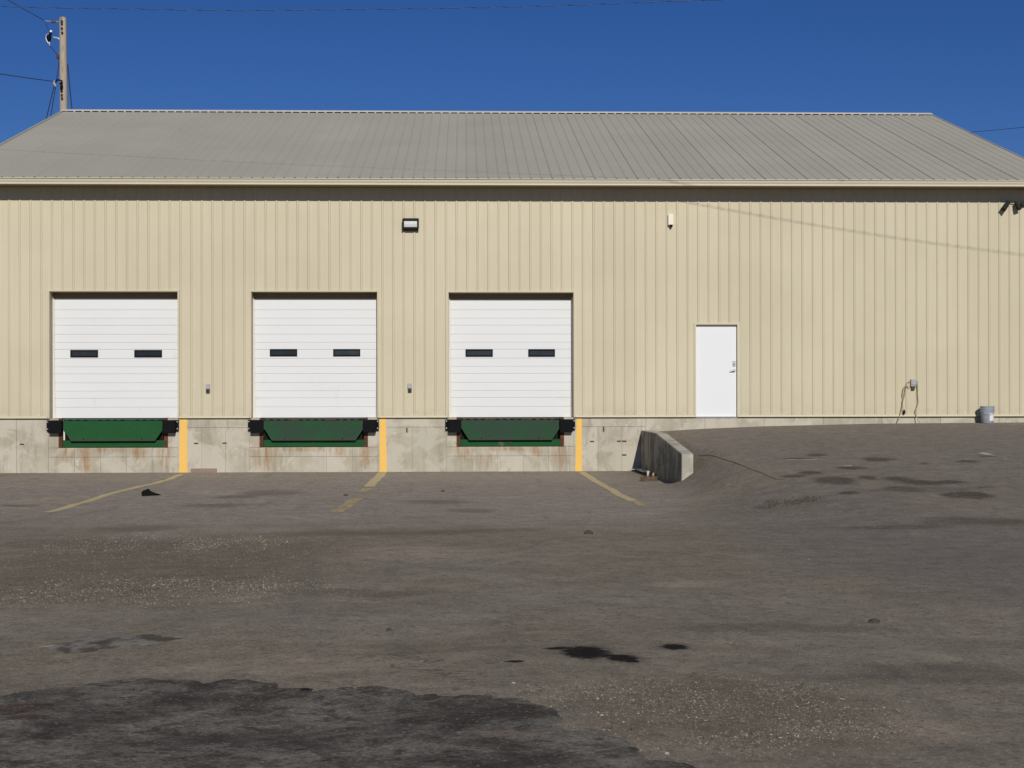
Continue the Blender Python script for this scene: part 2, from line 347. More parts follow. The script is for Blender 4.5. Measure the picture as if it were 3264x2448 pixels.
def green_mat(name, worn):
    mt, nt, b = new_mat(name); g = G(nt)
    c = g.mix(g.noise(3, 5), (0.011, 0.067, 0.020), (0.015, 0.090, 0.027))
    sx = g.n('ShaderNodeSeparateXYZ'); g.l(g.pos(), sx.inputs[0])
    if worn:
        c = g.mix(g.ramp(g.noise(1.6, 6, .7, g.mapv((1, 1, 1.6))), .56 - worn * .30, .74 - worn * .22, 0, .85), c, (0.030, 0.054, 0.038))
        c = g.mix(g.ramp(g.noise(40, 4, .7), .56, .66, 0, .5), c, (0.012, 0.018, 0.014))
        lo = g.math('MULTIPLY', g.ramp(sx.outputs[2], -.40, -.50), g.ramp(g.noise(10, 5, .7), .3, .6)); c = g.mix(lo, c, (0.055, 0.045, 0.032))
    else:
        c = g.mix(g.ramp(g.noise(1.6, 6, .7), .62, .7, 0, .6), c, (0.15, 0.12, 0.08))
    g.l(c, b.inputs['Base Color']); b.inputs['Roughness'].default_value = .7; b.inputs['Specular IOR Level'].default_value = .12
    dd = g.n('ShaderNodeTexVoronoi'); g.l(g.pos(), dd.inputs['Vector']); dd.inputs['Scale'].default_value = 34
    if worn: g.l(g.bump(dd.outputs['Distance'], .4, .004), b.inputs['Normal'])
    return mt

# ------------------------------------------------------------------ mesh helpers
ORG = {}
class MB:
    def __init__(s): s.v = []; s.f = []
    def box(s, x0, x1, y0, y1, z0, z1):
        n = len(s.v); s.v += [(x, y, z) for z in (z0, z1) for y in (y0, y1) for x in (x0, x1)]
        s.f += [tuple(n + i for i in q) for q in ((0, 2, 3, 1), (4, 5, 7, 6), (0, 1, 5, 4), (2, 6, 7, 3), (0, 4, 6, 2), (1, 3, 7, 5))]; return s
    def quad(s, a, b, c, d):
        n = len(s.v); s.v += [tuple(a), tuple(b), tuple(c), tuple(d)]; s.f.append((n, n + 1, n + 2, n + 3)); return s
    def prism(s, prof, a, b, place, cap=True):
        """closed profile [(p,q)] swept from a to b; place(p,q,t)->xyz"""
        n = len(s.v); k = len(prof)
        for t in (a, b): s.v += [tuple(place(p, q, t)) for p, q in prof]
        for i in range(k): j = (i + 1) % k; s.f.append((n + i, n + j, n + k + j, n + k + i))
        if cap: s.f += [tuple(n + i for i in reversed(range(k))), tuple(n + k + i for i in range(k))]
        return s
    def tube(s, pts, r, k=8, cap=True):
        pts = [Vector(p) for p in pts]; n0 = len(s.v); N = len(pts)
        rr = r if isinstance(r, (list, tuple)) else [r] * N
        up = None
        for i, p in enumerate(pts):
            t = (pts[min(i + 1, N - 1)] - pts[max(i - 1, 0)]).normalized()
            if up is None: up = Vector((0, 0, 1)) if abs(t.z) < .9 else Vector((1, 0, 0))
            a = t.cross(up).normalized(); b_ = a.cross(t).normalized(); up = b_
            for j in range(k):
                an = 2 * math.pi * j / k; s.v.append(tuple(p + (a * math.cos(an) + b_ * math.sin(an)) * rr[i]))
        for i in range(N - 1):
            for j in range(k):
                q = (j + 1) % k; s.f.append((n0 + i * k + j, n0 + i * k + q, n0 + (i + 1) * k + q, n0 + (i + 1) * k + j))
        if cap: s.f += [tuple(n0 + j for j in reversed(range(k))), tuple(n0 + (N - 1) * k + j for j in range(k))]
        return s
    def lathe(s, c, prof, k=28):
        n0 = len(s.v); N = len(prof)
        for r, z in prof:
            for j in range(k): an = 2 * math.pi * j / k; s.v.append((c[0] + r * math.cos(an), c[1] + r * math.sin(an), c[2] + z))
        for i in range(N - 1):
            for j in range(k): q = (j + 1) % k; s.f.append((n0 + i * k + j, n0 + i * k + q, n0 + (i + 1) * k + q, n0 + (i + 1) * k + j))
        return s
    def build(s, name, mat, parent=None, bevel=0.0, smooth=False, org=None):
        o_ = Vector(org) if org is not None else (ORG[parent.name] if parent is not None else Vector((0, 0, 0)))
        me = bpy.data.meshes.new(name); me.from_pydata([tuple(Vector(p) - o_) for p in s.v], [], s.f); me.update()
        if bevel or True:
            bm = bmesh.new(); bm.from_mesh(me)
            bmesh.ops.recalc_face_normals(bm, faces=bm.faces) if not getattr(s, 'open', False) else None
            if bevel: bmesh.ops.bevel(bm, geom=[e for e in bm.edges if len(e.link_faces) == 2 and e.calc_face_angle(0) > .5], offset=bevel, segments=2, affect='EDGES', profile=.6)
            bm.to_mesh(me); bm.free()
        if smooth:
            for p in me.polygons: p.use_smooth = True
            try: me.set_sharp_from_angle(angle=math.radians(40))
            except Exception: pass
        me.materials.append(mat)
        o = bpy.data.objects.new(name, me); COL.objects.link(o)
        if parent is not None: o.parent = parent
        else: o.location = o_
        ORG[o.name] = o_
        return o
def thing(name, loc, label, cat, group=None):
    o = bpy.data.objects.new(name, None); COL.objects.link(o); o.location = loc; o.empty_display_size = .1
    ORG[o.name] = Vector(loc); return tag(o, label, cat, group)
def tag(o, label, cat, group=None):
    o['label'] = label; o['category'] = cat
    if group: o['group'] = group
    return o

# ------------------------------------------------------------------ material set
M_SIDE = siding_mat(); M_ROOF = roof_mat()
M_TRIM = plain('tan_trim', (0.585, 0.525, 0.365), .5, .3, .05, 3)
M_GUTTER = plain('cream_gutter', (0.60, 0.55, 0.42), .45, .35, .06, 1.2, dirt=((.36, .32, .24), .6, .8, 2.2))
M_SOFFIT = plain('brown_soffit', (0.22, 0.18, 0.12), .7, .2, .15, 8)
M_CAP = plain('pale_ridge_cap', (0.60, 0.57, 0.52), .45, .3, .05, 2)
M_FOAM_PIT_SHADE = plain('black_foam_and_pit_shade', (0.016, 0.014, 0.012), .9, .1)
M_WHITE = plain('white_door_enamel', (0.715, 0.72, 0.71), .45, .25, .025, 1.5, dirt=((.58, .57, .53), .60, .85, 2.0), rnd=.012)
M_WHITE2 = plain('white_steel_door', (0.75, 0.76, 0.765), .4, .25, .015, 1.5)
M_SEAL = plain('cream_weatherstrip', (0.74, 0.71, 0.62), .6, .2)
M_FRAMEB = plain('black_window_frame', (0.006, 0.006, 0.006), .7, .08)
M_GLASS = plain('dark_glass', (0.022, 0.026, 0.030), .10, .5, .5, 9, rnd=.5)
M_BLACK = plain('black_rubber', (0.008, 0.008, 0.009), .85, .1, .25, 8, bump=.4, bscale=25)
M_RUST = plain('rusty_steel', (0.085, 0.038, 0.022), .85, .2, .35, 9, dirt=((.16, .07, .03), .5, .7, 14), bump=.4, bscale=40)
M_STEEL = plain('dull_bolt_steel', (0.42, 0.42, 0.44), .4, .5, .1, 20, metal=.6)
M_DECK = plain('dark_grey_deck', (0.075, 0.078, 0.07), .7, .3, .2, 6)
M_GREEN = green_mat('green_paint', 0)
M_GREENW = [green_mat('green_lip_paint', .1), green_mat('worn_green_lip_paint', .75), green_mat('worn_green_lip_paint_b', .85)]
M_YEL = plain('yellow_wall_paint', (0.83, 0.50, 0.115), .7, .25, .05, 4, dirt=((.66, .45, .16), .62, .8, 6))
M_YELG = paint_mat('faded_yellow_line_paint', (0.56, 0.45, 0.245), .74, 1.0)
M_YELW = paint_mat('worn_yellow_line_paint', (0.50, 0.40, 0.215), .58, .95, 16.0)
M_WHTG = paint_mat('worn_white_line_paint', (0.52, 0.50, 0.46), .50, .76, 3.0)
M_ASPH = asphalt_mat(); M_PATCH = patch_mat(); M_TONE = attr_mat('stone_tones')
M_POLE = pole_mat(); M_WIRE = plain('black_wire', (0.020, 0.020, 0.022), .6, .3)
M_GREYBOX = plain('grey_plastic', (0.36, 0.36, 0.36), .5, .35)
M_DKBOX = plain('dark_grey_plastic', (0.05, 0.048, 0.042), .6, .3)
M_CREAM = plain('cream_plastic', (0.78, 0.74, 0.60), .5, .35, .02)
M_BRONZE = plain('dark_bronze', (0.020, 0.016, 0.011), .6, .2)
M_LENS = plain('ribbed_lamp_lens', (0.56, 0.575, 0.55), .25, .5, .15, 18)
M_CORD = plain('tan_cord', (0.40, 0.29, 0.17), .6, .3, .15, 25)
M_BUCKET = plain('blue_grey_plastic', (0.30, 0.325, 0.37), .5, .35, .12, 12, dirt=((.47, .49, .52), .55, .75, 9))
M_STICK = plain('white_sticker', (0.70, 0.71, 0.70), .6, .25, .06, 14)
M_TIMBER = plain('weathered_brown_timber', (0.105, 0.074, 0.050), .9, .1, .35, 5, dirt=((.21, .16, .12), .5, .75, 11), bump=.5, bscale=22)
M_CUP = plain('white_paper', (0.72, 0.66, 0.60), .7, .2, .08, 30)
M_ORANGE = plain('orange_plastic_film', (0.62, 0.29, 0.075), .45, .4, .4, 40, dirt=((.50, .38, .28), .5, .6, 45))
M_RAG = plain('black_cloth', (0.010, 0.009, 0.008), .95, .1, .5, 30, bump=.8, bscale=30)
M_INS = plain('brown_porcelain', (0.13, 0.075, 0.06), .3, .5)
M_GALV = plain('galvanised_steel', (0.55, 0.56, 0.57), .45, .5, .1, 30, metal=.5)

PITS = []                                             # dock pits (centre x)
OPEN = []                                             # siding openings x0,x1,z0,z1
DOORS = []
for ul, ur, vt in ((157, 567, 928.5), (800, 1203, 929.5), (1428.7, 1828.7, 931.5)):
    a, b_ = aty(ul, vt), aty(ur, vt); DOORS.append((a.x, b_.x, a.z)); OPEN.append((a.x, b_.x, -1, a.z)); PITS.append((a.x + b_.x) / 2 - .02)
WD0, WD1, WDT = aty(2217, 1034).x, aty(2352, 1034).x, aty(2280, 1033).z
OPEN.append((WD0, WD1, -1, WDT))
rust = []
for q in PITS:
    rust += [((q - 1.03, -.72), (.16, .16)), ((q + 1.1, -.78), (.12, .25)), ((q - .2, -.68), (.55, .05)), ((q + .55, -.72), (.14, .10))]
rust += [((PITS[1] - 1.05, -.78), (.22, .30)), ((PITS[2] - .55, -.95), (.16, .16)), ((PITS[0] - .55, -.88), (.16, .3))]
M_CONC = concrete_mat('board_formed_concrete', rust)
M_CONC2 = concrete_mat('grey_concrete', (), .02, (0.92, .95, .98))
M_CONC3 = concrete_mat('stained_shade_darkened_concrete', (), .12, (0.40, .43, .46), .6)  # stained concrete, darkened further so its colour carries the wall's shaded side

# ------------------------------------------------------------------ ground
def axis(segs):
    out = []
    for a, b_, st in segs:
        n = max(1, round((b_ - a) / st)); out += [a + (b_ - a) * i / n for i in range(n)]
    return out + [segs[-1][1]]
xs = axis([(-500, -60, 55), (-60, -14, 4), (-14, -1, .25), (-1, 2.5, .12), (2.5, 2.84, .085), (2.84, 2.98, .14), (2.98, 6, .09), (6, 14, .25), (14, 60, 4), (60, 500, 55)])
ys = axis([(-500, -60, 55), (-60, -34, 2.6), (-34, -26, .2), (-26, -.6, .14), (-.6, .6, .1), (.6, 30, 3), (30, 500, 47)])
b = MB(); b.open = True
b.v = [(x, y, ground_z(x, y)) for y in ys for x in xs]
nx = len(xs); b.f = [(j * nx + i, j * nx + i + 1, (j + 1) * nx + i + 1, (j + 1) * nx + i) for j in range(len(ys) - 1) for i in range(nx - 1)]
ground = b.build('ground', M_ASPH, smooth=True); ground['kind'] = 'structure'
for q in range(2):
    at = ground.data.color_attributes.new('stain_field_%d' % q, 'FLOAT_COLOR', 'POINT'); buf = []
    for v in ground.data.vertices:
        for k in range(4):
            d = 9.0
            for (cx, cy), (rx, ry) in FIELDS[FIELD_NAMES[q * 4 + k]]:
                d = min(d, math.hypot((v.co.x - cx) / rx, (v.co.y - cy) / ry))
            buf.append(d)
    at.data.foreach_set('color', buf)

def drape(name, poly, mat, lift, label, step=.12, edge_drop=0.0):
    """a flat outline laid on the ground, cut to a fine grid so that it follows the surface"""
    bm = bmesh.new(); fs = bm.faces.new([bm.verts.new((p[0], p[1], 0)) for p in poly])
    x0, x1 = min(p[0] for p in poly), max(p[0] for p in poly); y0, y1 = min(p[1] for p in poly), max(p[1] for p in poly)
    bmesh.ops.triangulate(bm, faces=bm.faces[:])
    for ax, lo, hi in ((0, x0, x1), (1, y0, y1)):
        n = int((hi - lo) / step)
        for i in range(1, n + 1):
            co = [0, 0, 0]; no = [0, 0, 0]; co[ax] = lo + (hi - lo) * i / (n + 1); no[ax] = 1
            bmesh.ops.bisect_plane(bm, geom=bm.verts[:] + bm.edges[:] + bm.faces[:], plane_co=co, plane_no=no, dist=1e-6)
    for v in bm.verts:
        v.co.z = ground_z(v.co.x, v.co.y) + lift - (edge_drop if v.is_boundary else 0)
    bmesh.ops.recalc_face_normals(bm, faces=bm.faces)
    if sum(f.normal.z for f in bm.faces) < 0: bmesh.ops.reverse_faces(bm, faces=bm.faces)
    rim = [(1.0,) * 4 if v.is_boundary else (0.0,) * 4 for v in bm.verts]
    me = bpy.data.meshes.new(name); bm.to_mesh(me); bm.free(); me.materials.append(mat)
    me.color_attributes.new('rim', 'FLOAT_COLOR', 'POINT').data.foreach_set('color', [x for c in rim for x in c])
    for p in me.polygons: p.use_smooth = True
    o = bpy.data.objects.new(name, me); COL.objects.link(o); o.parent = ground; o['label'] = label
    return o
# dark resurfaced patch at the front
edge_px = [(-260, 2236), (-120, 2226), (0, 2218), (90, 2206), (170, 2196), (250, 2190), (300, 2176), (400, 2168), (520, 2166), (640, 2169), (760, 2170), (840, 2174), (900, 2187), (1000, 2193), (1120, 2200), (1220, 2196), (1300, 2206), (1400, 2213), (1440, 2222), (1520, 2219), (1620, 2226), (1720, 2244), (1780, 2262), (1800, 2290), (1806, 2322), (1860, 2342), (1935, 2345), (1985, 2372), (2060, 2410), (2140, 2432), (2230, 2450), (2300, 2500), (2320, 2640), (1600, 2700), (600, 2720), (-260, 2700)]
poly = []
P = [gnd(*q) for q in edge_px]
for a, c in zip(P, P[1:] + P[:1]):
    n = max(1, int((a - c).length / .04))
    for i in range(n):
        p = a.lerp(c, i / n); k = Vector((p.x * 5, p.y * 3.5, 0))
        poly.append((p.x + .04 * mnoise.noise(k), p.y + .10 * mnoise.noise(k * .6 + Vector((9, 0, 0))) + .07 * mnoise.noise(k * 3)))
PATCH_EDGE = [p_ for p_ in poly[::8] if p_[1] < -24.2]
drape('asphalt_patch', poly, M_PATCH, .007, 'dark resurfaced asphalt patch in the foreground', .15, .0085)
def pothole_mat():
    mt, nt, b = new_mat('broken_asphalt_fines'); g = G(nt)
    c = g.mix(g.ramp(g.noise(1, 7, .7, g.mapv((3.0, 3.4, 0)), dist=.8), .44, .56), (0.105, 0.090, 0.070), (0.250, 0.232, 0.198))
    c = g.mix(g.ramp(g.noise(1, 6, .7, g.mapv((7, 9, 0))), .52, .62, 0, .7), c, (0.145, 0.122, 0.092))
    g.l(c, b.inputs['Base Color']); b.inputs['Roughness'].default_value = .95; b.inputs['Specular IOR Level'].default_value = .08
    g.l(g.bump(g.noise(30, 6, .7), .8, .015), b.inputs['Normal']); fray(g, b, nt, 14); return mt
poly = []; P = [gnd(*q) for q in ((120, 2058), (200, 2050), (280, 2035), (330, 2022), (420, 2020), (500, 2024), (592, 2034), (540, 2046), (480, 2058), (400, 2062), (330, 2071), (270, 2080), (220, 2087), (165, 2074))]
for a, c in zip(P, P[1:] + P[:1]):
    n = max(1, int((a - c).length / .04))
    for i in range(n):
        p = a.lerp(c, i / n); k = Vector((p.x * 6, p.y * 4, 5)); poly.append((p.x + .03 * mnoise.noise(k) + .015 * mnoise.noise(k * 4), p.y + .08 * mnoise.noise(k + Vector((9, 0, 0))) + .05 * mnoise.noise(k * 5)))
drape('broken_patch', poly, pothole_mat(), .0035, 'pale broken pothole patch left of centre', .15, .004)
def stripe(name, pts, wd, mat, label, lift=.004):
    """pts in photo pixels -> painted stripe of constant real width"""
    G_ = [gnd(*q) for q in pts]; L, R_ = [], []
    dense = []
    for a, c in zip(G_, G_[1:]):
        n = max(1, int((a - c).length / .15)); dense += [a.lerp(c, i / n) for i in range(n)]
    dense.append(G_[-1])
    for i, p in enumerate(dense):
        t = dense[min(i + 1, len(dense) - 1)] - dense[max(i - 1, 0)]; nrm = Vector((-t.y, t.x, 0)).normalized()
        j = 1 + .12 * mnoise.noise(Vector((p.x * 4, p.y * 4, 3)))
        L.append(p + nrm * wd / 2 * j); R_.append(p - nrm * wd / 2 * j)
    return drape(name, [(p.x, p.y) for p in L + R_[::-1]], mat, lift, label)
stripe('painted_line', [(584, 1511.5), (430, 1555), (300, 1592), (150, 1634)], .15, M_YELG, 'long faded yellow bay line running to the lower left')
stripe('painted_line', [(1221, 1505.5), (1200, 1527), (1176, 1552)], .19, M_YELG, 'yellow bay line starting below the middle painted stripe')
stripe('painted_line', [(1170, 1557), (1154, 1569)], .17, M_YELW, 'faint trace of the middle yellow bay line between its two ends')
stripe('painted_line', [(1143, 1588), (1110, 1610), (1072, 1634)], .19, M_YELW, 'worn outer end of the middle yellow bay line')
stripe('painted_line', [(1850, 1504), (1905, 1538), (1965, 1573), (2016, 1597)], .15, M_YELG, 'yellow bay line running to the lower right')
stripe('painted_line', [(2017, 1597.5), (2054, 1614)], .13, M_YELW, 'worn outer end of the right yellow bay line')
for pts, wd in (([(2492, 1467), (2622, 1464)], .10), ([(2678, 1487), (2714, 1485)], .08), ([(2632, 1515), (2780, 1510)], .09), ([(3012, 1505), (3122, 1501)], .09), ([(3128, 1443), (3205, 1460)], .12), ([(3200, 1465), (3290, 1464)], .10), ([(3215, 1352), (3330, 1362)], .35)):
    stripe('painted_line', pts, wd, M_WHTG, 'short worn white line on the upper pavement')

M_CRACK = plain('crack_grit', (0.075, 0.063, 0.053), .95, .1, .3, 20)
stripe('pavement_crack', [(2226, 1453), (2262, 1451), (2300, 1462), (2340, 1474), (2385, 1493), (2430, 1509), (2472, 1527), (2505, 1530)], .014, M_CRACK, 'wandering crack along the edge of the ramp', .003)
# ------------------------------------------------------------------ gravel
def stones(name, regions, label):
    import numpy as np
    rng = np.random.default_rng(11); V = []; F = []; Cc = []
    oct_v = [(1, 0, 0), (-1, 0, 0), (0, 1, 0), (0, -1, 0), (0, 0, 1), (0, 0, -1)]
    oct_f = [(0, 2, 4), (2, 1, 4), (1, 3, 4), (3, 0, 4), (2, 0, 5), (1, 2, 5), (3, 1, 5), (0, 3, 5)]
    pal = [(.21, .18, .14), (.17, .145, .112), (.27, .235, .185), (.13, .105, .08), (.19, .16, .122), (.20, .155, .112), (.08, .065, .05), (.15, .125, .098), (.18, .155, .12), (.23, .20, .155), (.12, .10, .08), (.40, .365, .30), (.30, .265, .21)]
    for (c, r), cnt, smin, smax, *tn in regions:
        for _ in range(cnt):
            a = rng.uniform(0, 6.283); rad = math.sqrt(rng.uniform(0, 1.0)) * rng.choice([1, 1, 1.0, 1.15])
            x = c[0] + r[0] * rad * math.cos(a); y = c[1] + r[1] * rad * math.sin(a)
            if mnoise.noise(Vector((x * 2.2, y * 1.1, 1.0))) < rng.uniform(-.75, .3): continue
            s = smin + (smax - smin) * rng.beta(1.2, 3.5); n = len(V); z = ground_z(x, y) - s * rng.uniform(-.1, .3)
            ca, sa = math.cos(a * 7), math.sin(a * 7); e = rng.uniform(.6, 1.25, 6); fl = rng.uniform(.45, .8)
            for i, (px, py, pz) in enumerate(oct_v):
                q = s * e[i]; px, py, pz = px * q, py * q * .8, pz * q * fl
                px += s * .3 * math.sin(i * 2.1 + a); V.append((x + px * ca - py * sa, y + px * sa + py * ca, z + pz))
            F += [(n + i, n + j, n + k) for i, j, k in oct_f]
            k = pal[int(rng.integers(0, len(pal)))]; t = rng.uniform(.6, 1.06) * (tn[0] if tn else 1.08); Cc.append((k[0] * t, k[1] * t, k[2] * t, 1))
    me = bpy.data.meshes.new(name); me.from_pydata(V, [], F); me.update()
    at = me.color_attributes.new('tone', 'FLOAT_COLOR', 'POINT')
    at.data.foreach_set('color', [x for c in Cc for _ in range(6) for x in c])
    me.materials.append(M_TONE); o = bpy.data.objects.new(name, me); COL.objects.link(o)
    o['kind'] = 'stuff'; o['label'] = label; o['category'] = 'gravel'; return o
stones('gravel', [
    (((-4.5, -.16), (8.0, .14)), 700, .004, .016), (((7.5, -.14), (4.5, .12)), 450, .004, .014), (((3.4, -7.2), (.9, 2.0)), 260, .005, .018),
    *[((p_, (.16, .16)), 26, .004, .013, .75) for p_ in PATCH_EDGE],
    (stain(420, 1890, 520, 45), 5100, .006, 0.0163), (stain(560, 1815, 620, 110), 8840, .005, 0.0133), (stain(500, 1735, 400, 30), 2890, .007, 0.0163),
    (stain(760, 1735, 170, 26), 1870, .008, 0.0178), (stain(880, 1880, 300, 60), 1530, .006, 0.0133),
    (stain(2050, 2230, 330, 70), 2550, .004, 0.0104), (stain(2280, 2240, 360, 85), 2890, .004, 0.0111), (stain(2560, 2260, 330, 90), 2040, .004, 0.0111),
    (stain(2370, 2370, 190, 40), 1530, .004, 0.0111), (stain(2680, 2330, 210, 30), 1020, .004, 0.0104), (stain(2420, 2290, 520, 130), 4420, .003, 0.0089), (stain(1800, 2205, 130, 28), 714, .004, 0.0104), (stain(1990, 2360, 110, 60), 595, .004, 0.0089),
    (stain(2520, 1600, 120, 14), 884, .010, 0.0259, .62), (stain(2430, 1626, 90, 18), 340, .008, 0.0178, .8),
    (stain(1632, 2000, 1900, 330), 2550, .004, 0.0096), (stain(700, 2330, 900, 120), 714, .003, 0.0074), (stain(2700, 1900, 700, 200), 850, .005, 0.0104)],
    'loose gravel scattered over the worn pavement')

# ------------------------------------------------------------------ warehouse
XL, XR = -12.02, 11.98; RIDGE_Y = 9.14; BACK_Y = 18.28
RZ = 8.252; EAVE_Y, EAVE_Z = -.50, 5.115; SLOPE = (RZ - EAVE_Z) / (RIDGE_Y - EAVE_Y)
wh = thing('warehouse', (0, 0, 0), 'long tan metal-sided warehouse with grey ribbed roof and loading docks', 'building')
RIB, PH = .2286, .77
def wall_y(y): return lambda p, q, t: (t, y + p, q)
bk = MB().box(XL + .05, XR - .05, .02, .12, -.02, 5.0)     # framed wall core behind the sheets
core = MB(); xsplit = [XL + .05] + [v for o_ in sorted(OPEN) for v in (o_[0], o_[1])] + [XR - .05]
for i in range(0, len(xsplit), 2): core.box(xsplit[i], xsplit[i + 1], .012, .10, .0, 5.0)
for o_ in OPEN: core.box(o_[0], o_[1], .012, .10, o_[3] + .002, 5.0)
wall = core.build('wall', M_TRIM, wh)
def rib_profile(x0, x1, hb, ht, hh):
    k0 = math.floor(x0 / RIB) - 1; pts = [(x0, None)]
    out = []
    for k in range(k0, k0 + int((x1 - x0) / RIB) + 4):
        c = (k + PH) * RIB
        out += [(c - hb, 0), (c - ht, hh), (c + ht, hh), (c + hb, 0)]
    def hgt(x):
        for (a, p), (b_, q) in zip(out, out[1:]):
            if a <= x <= b_: return p + (q - p) * (x - a) / (b_ - a)
        return 0
    pr = [(x0, hgt(x0))] + [(x, h) for x, h in out if x0 + 1e-4 < x < x1 - 1e-4] + [(x1, hgt(x1))]
    return pr, hgt
def siding(x0, x1, zb, zt):
    pr, hgt = rib_profile(x0, x1, .028, .011, .018)
    for o_ in OPEN:
        for e in (o_[0], o_[1]):
            if x0 + 1e-3 < e < x1 - 1e-3: pr.append((e, hgt(e)))
    pr.sort(); b = MB(); b.open = True
    for (a, ha), (c, hc) in zip(pr, pr[1:]):
        if c - a < 1e-5: continue
        lo = zb; mid = (a + c) / 2
        for o_ in OPEN:
            if o_[0] < mid < o_[1]: lo = max(lo, o_[3])
        b.quad((a, -ha, lo), (c, -hc, lo), (c, -hc, zt), (a, -ha, zt))
    bm_o = b.build('siding_panel', M_SIDE, wall); return bm_o
edges = [XL]; x = (math.floor(XL / RIB) + PH) * RIB - .031
while x < XL + .3: x += .9144
while x < XR - .3: edges.append(x); x += .9144
edges.append(XR)
for a, c in zip(edges, edges[1:]): siding(a, c, .02, 5.0)
# side and back walls
for nm, X in (('gable_wall', XL), ('gable_wall', XR)):
    s = 1 if X > 0 else -1
    MB().prism([(0.02, -.02), (BACK_Y, -.02), (BACK_Y, 4.98), (RIDGE_Y, 7.96), (.02, 4.98)], X - s * .1, X, lambda p, q, t: (t, p, q)).build(nm, M_SIDE, wh)
MB().box(XL + .1, XR - .1, BACK_Y - .1, BACK_Y, -.02, 5.0).build('back_wall', M_SIDE, wh)
# base trim
tx = [XL] + [v for o_ in sorted(OPEN) for v in (o_[0] - .035, o_[1] + .035)] + [XR]
for i in range(0, len(tx), 2):
    MB().prism([(-.012, .045), (-.030, .034), (-.034, .004), (-.030, .0), (.02, .0), (.02, .045)], tx[i], tx[i + 1], lambda p, q, t: (t, p, q)).build('base_trim', M_TRIM, wh)
# roof
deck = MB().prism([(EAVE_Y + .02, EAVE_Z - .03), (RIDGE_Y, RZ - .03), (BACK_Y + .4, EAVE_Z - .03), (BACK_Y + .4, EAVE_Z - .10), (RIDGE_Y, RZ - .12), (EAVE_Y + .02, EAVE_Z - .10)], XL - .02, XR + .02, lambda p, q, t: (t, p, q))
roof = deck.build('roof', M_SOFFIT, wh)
def roof_panel(x0, x1):
    pr, _ = rib_profile(x0, x1, .028, .010, .0135); b = MB(); b.open = True
    for (a, ha), (c, hc) in zip(pr, pr[1:]):
        if c - a < 1e-5: continue
        b.quad((a, EAVE_Y, EAVE_Z + ha), (c, EAVE_Y, EAVE_Z + hc), (c, RIDGE_Y, RZ + hc), (a, RIDGE_Y, RZ + ha))
    lx = x0 + .031                                    # lapped rib at the panel seam stands a little higher
    b.quad((lx - .017, EAVE_Y, EAVE_Z + .006), (lx - .013, EAVE_Y, EAVE_Z + .0205), (lx - .013, RIDGE_Y - .1, RZ - .033 + .0205), (lx - .017, RIDGE_Y - .1, RZ - .033 + .006))
    b.quad((lx - .013, EAVE_Y, EAVE_Z + .0205), (lx + .011, EAVE_Y, EAVE_Z + .0140), (lx + .011, RIDGE_Y - .1, RZ - .033 + .0140), (lx - .013, RIDGE_Y - .1, RZ - .033 + .0205))
    b.build('roof_panel', M_ROOF, roof)
re_ = [XL - .05] + edges[1:-1] + [XR + .05]
for a, c in zip(re_, re_[1:]): roof_panel(a, c)
MB().quad((XL - .05, RIDGE_Y, RZ), (XR + .05, RIDGE_Y, RZ), (XR + .05, BACK_Y + .42, EAVE_Z), (XL - .05, BACK_Y + .42, EAVE_Z)).build('back_roof_slope', M_ROOF, roof)
dz = .16 * SLOPE
MB().prism([(RIDGE_Y - .16, RZ - .16 * SLOPE + .034), (RIDGE_Y, RZ + .036), (RIDGE_Y + .16, RZ - .16 * SLOPE + .034), (RIDGE_Y + .16, RZ - .16 * SLOPE + .042), (RIDGE_Y, RZ + .052), (RIDGE_Y - .16, RZ - .16 * SLOPE + .046)], XL - .06, XR + .06, lambda p, q, t: (t, p, q)).build('ridge_cap', M_CAP, roof)
cl, rb = MB(), MB(); k = math.floor(XL / RIB) + 1              # foam plugs between the ribs under the cap, and the rib ends
z_ = RZ - .15 * SLOPE
while (k + PH + 1) * RIB < XR:
    c = (k + PH) * RIB
    cl.box(c + .030, c + RIB - .030, RIDGE_Y - .152, RIDGE_Y - .12, z_ + .001, z_ + .0335)
    rb.box(c - .026, c + .026, RIDGE_Y - .156, RIDGE_Y - .12, z_ + .001, z_ + .0335); k += 1
cl.build('ridge_closure', M_FOAM_PIT_SHADE, roof)['kind'] = 'stuff'; rb.build('rib_end', M_ROOF, roof)['kind'] = 'stuff'
for X in (XL - .05, XR + .05):     # rake trim along each gable edge
    s = .03 if X > 0 else -.03
    MB().prism([(EAVE_Y - .01, EAVE_Z - .13), (EAVE_Y - .01, EAVE_Z + .016), (RIDGE_Y, RZ + .016), (RIDGE_Y, RZ - .13)], X, X + s, lambda p, q, t: (t, p, q)).build('rake_trim', M_ROOF, roof)
# eave
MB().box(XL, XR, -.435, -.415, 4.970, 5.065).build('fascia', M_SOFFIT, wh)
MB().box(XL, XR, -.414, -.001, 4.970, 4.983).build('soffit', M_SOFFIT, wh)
gp = [(-.437, 5.068), (-.437, 4.970), (-.518, 4.970), (-.530, 4.974), (-.530, 4.990), (-.514, 4.999), (-.514, 5.004), (-.536, 5.038), (-.544, 5.066), (-.544, 5.072), (-.526, 5.080), (-.526, 5.085), (-.552, 5.088), (-.560, 5.092), (-.560, 5.104), (-.552, 5.108), (-.536, 5.106), (-.520, 5.07), (-.518, 5.04), (-.500, 4.990), (-.45, 4.982)]
MB().prism(gp, XL - .04, XR + .04, lambda p, q, t: (t, p, q)).build('gutter', M_GUTTER, wh)

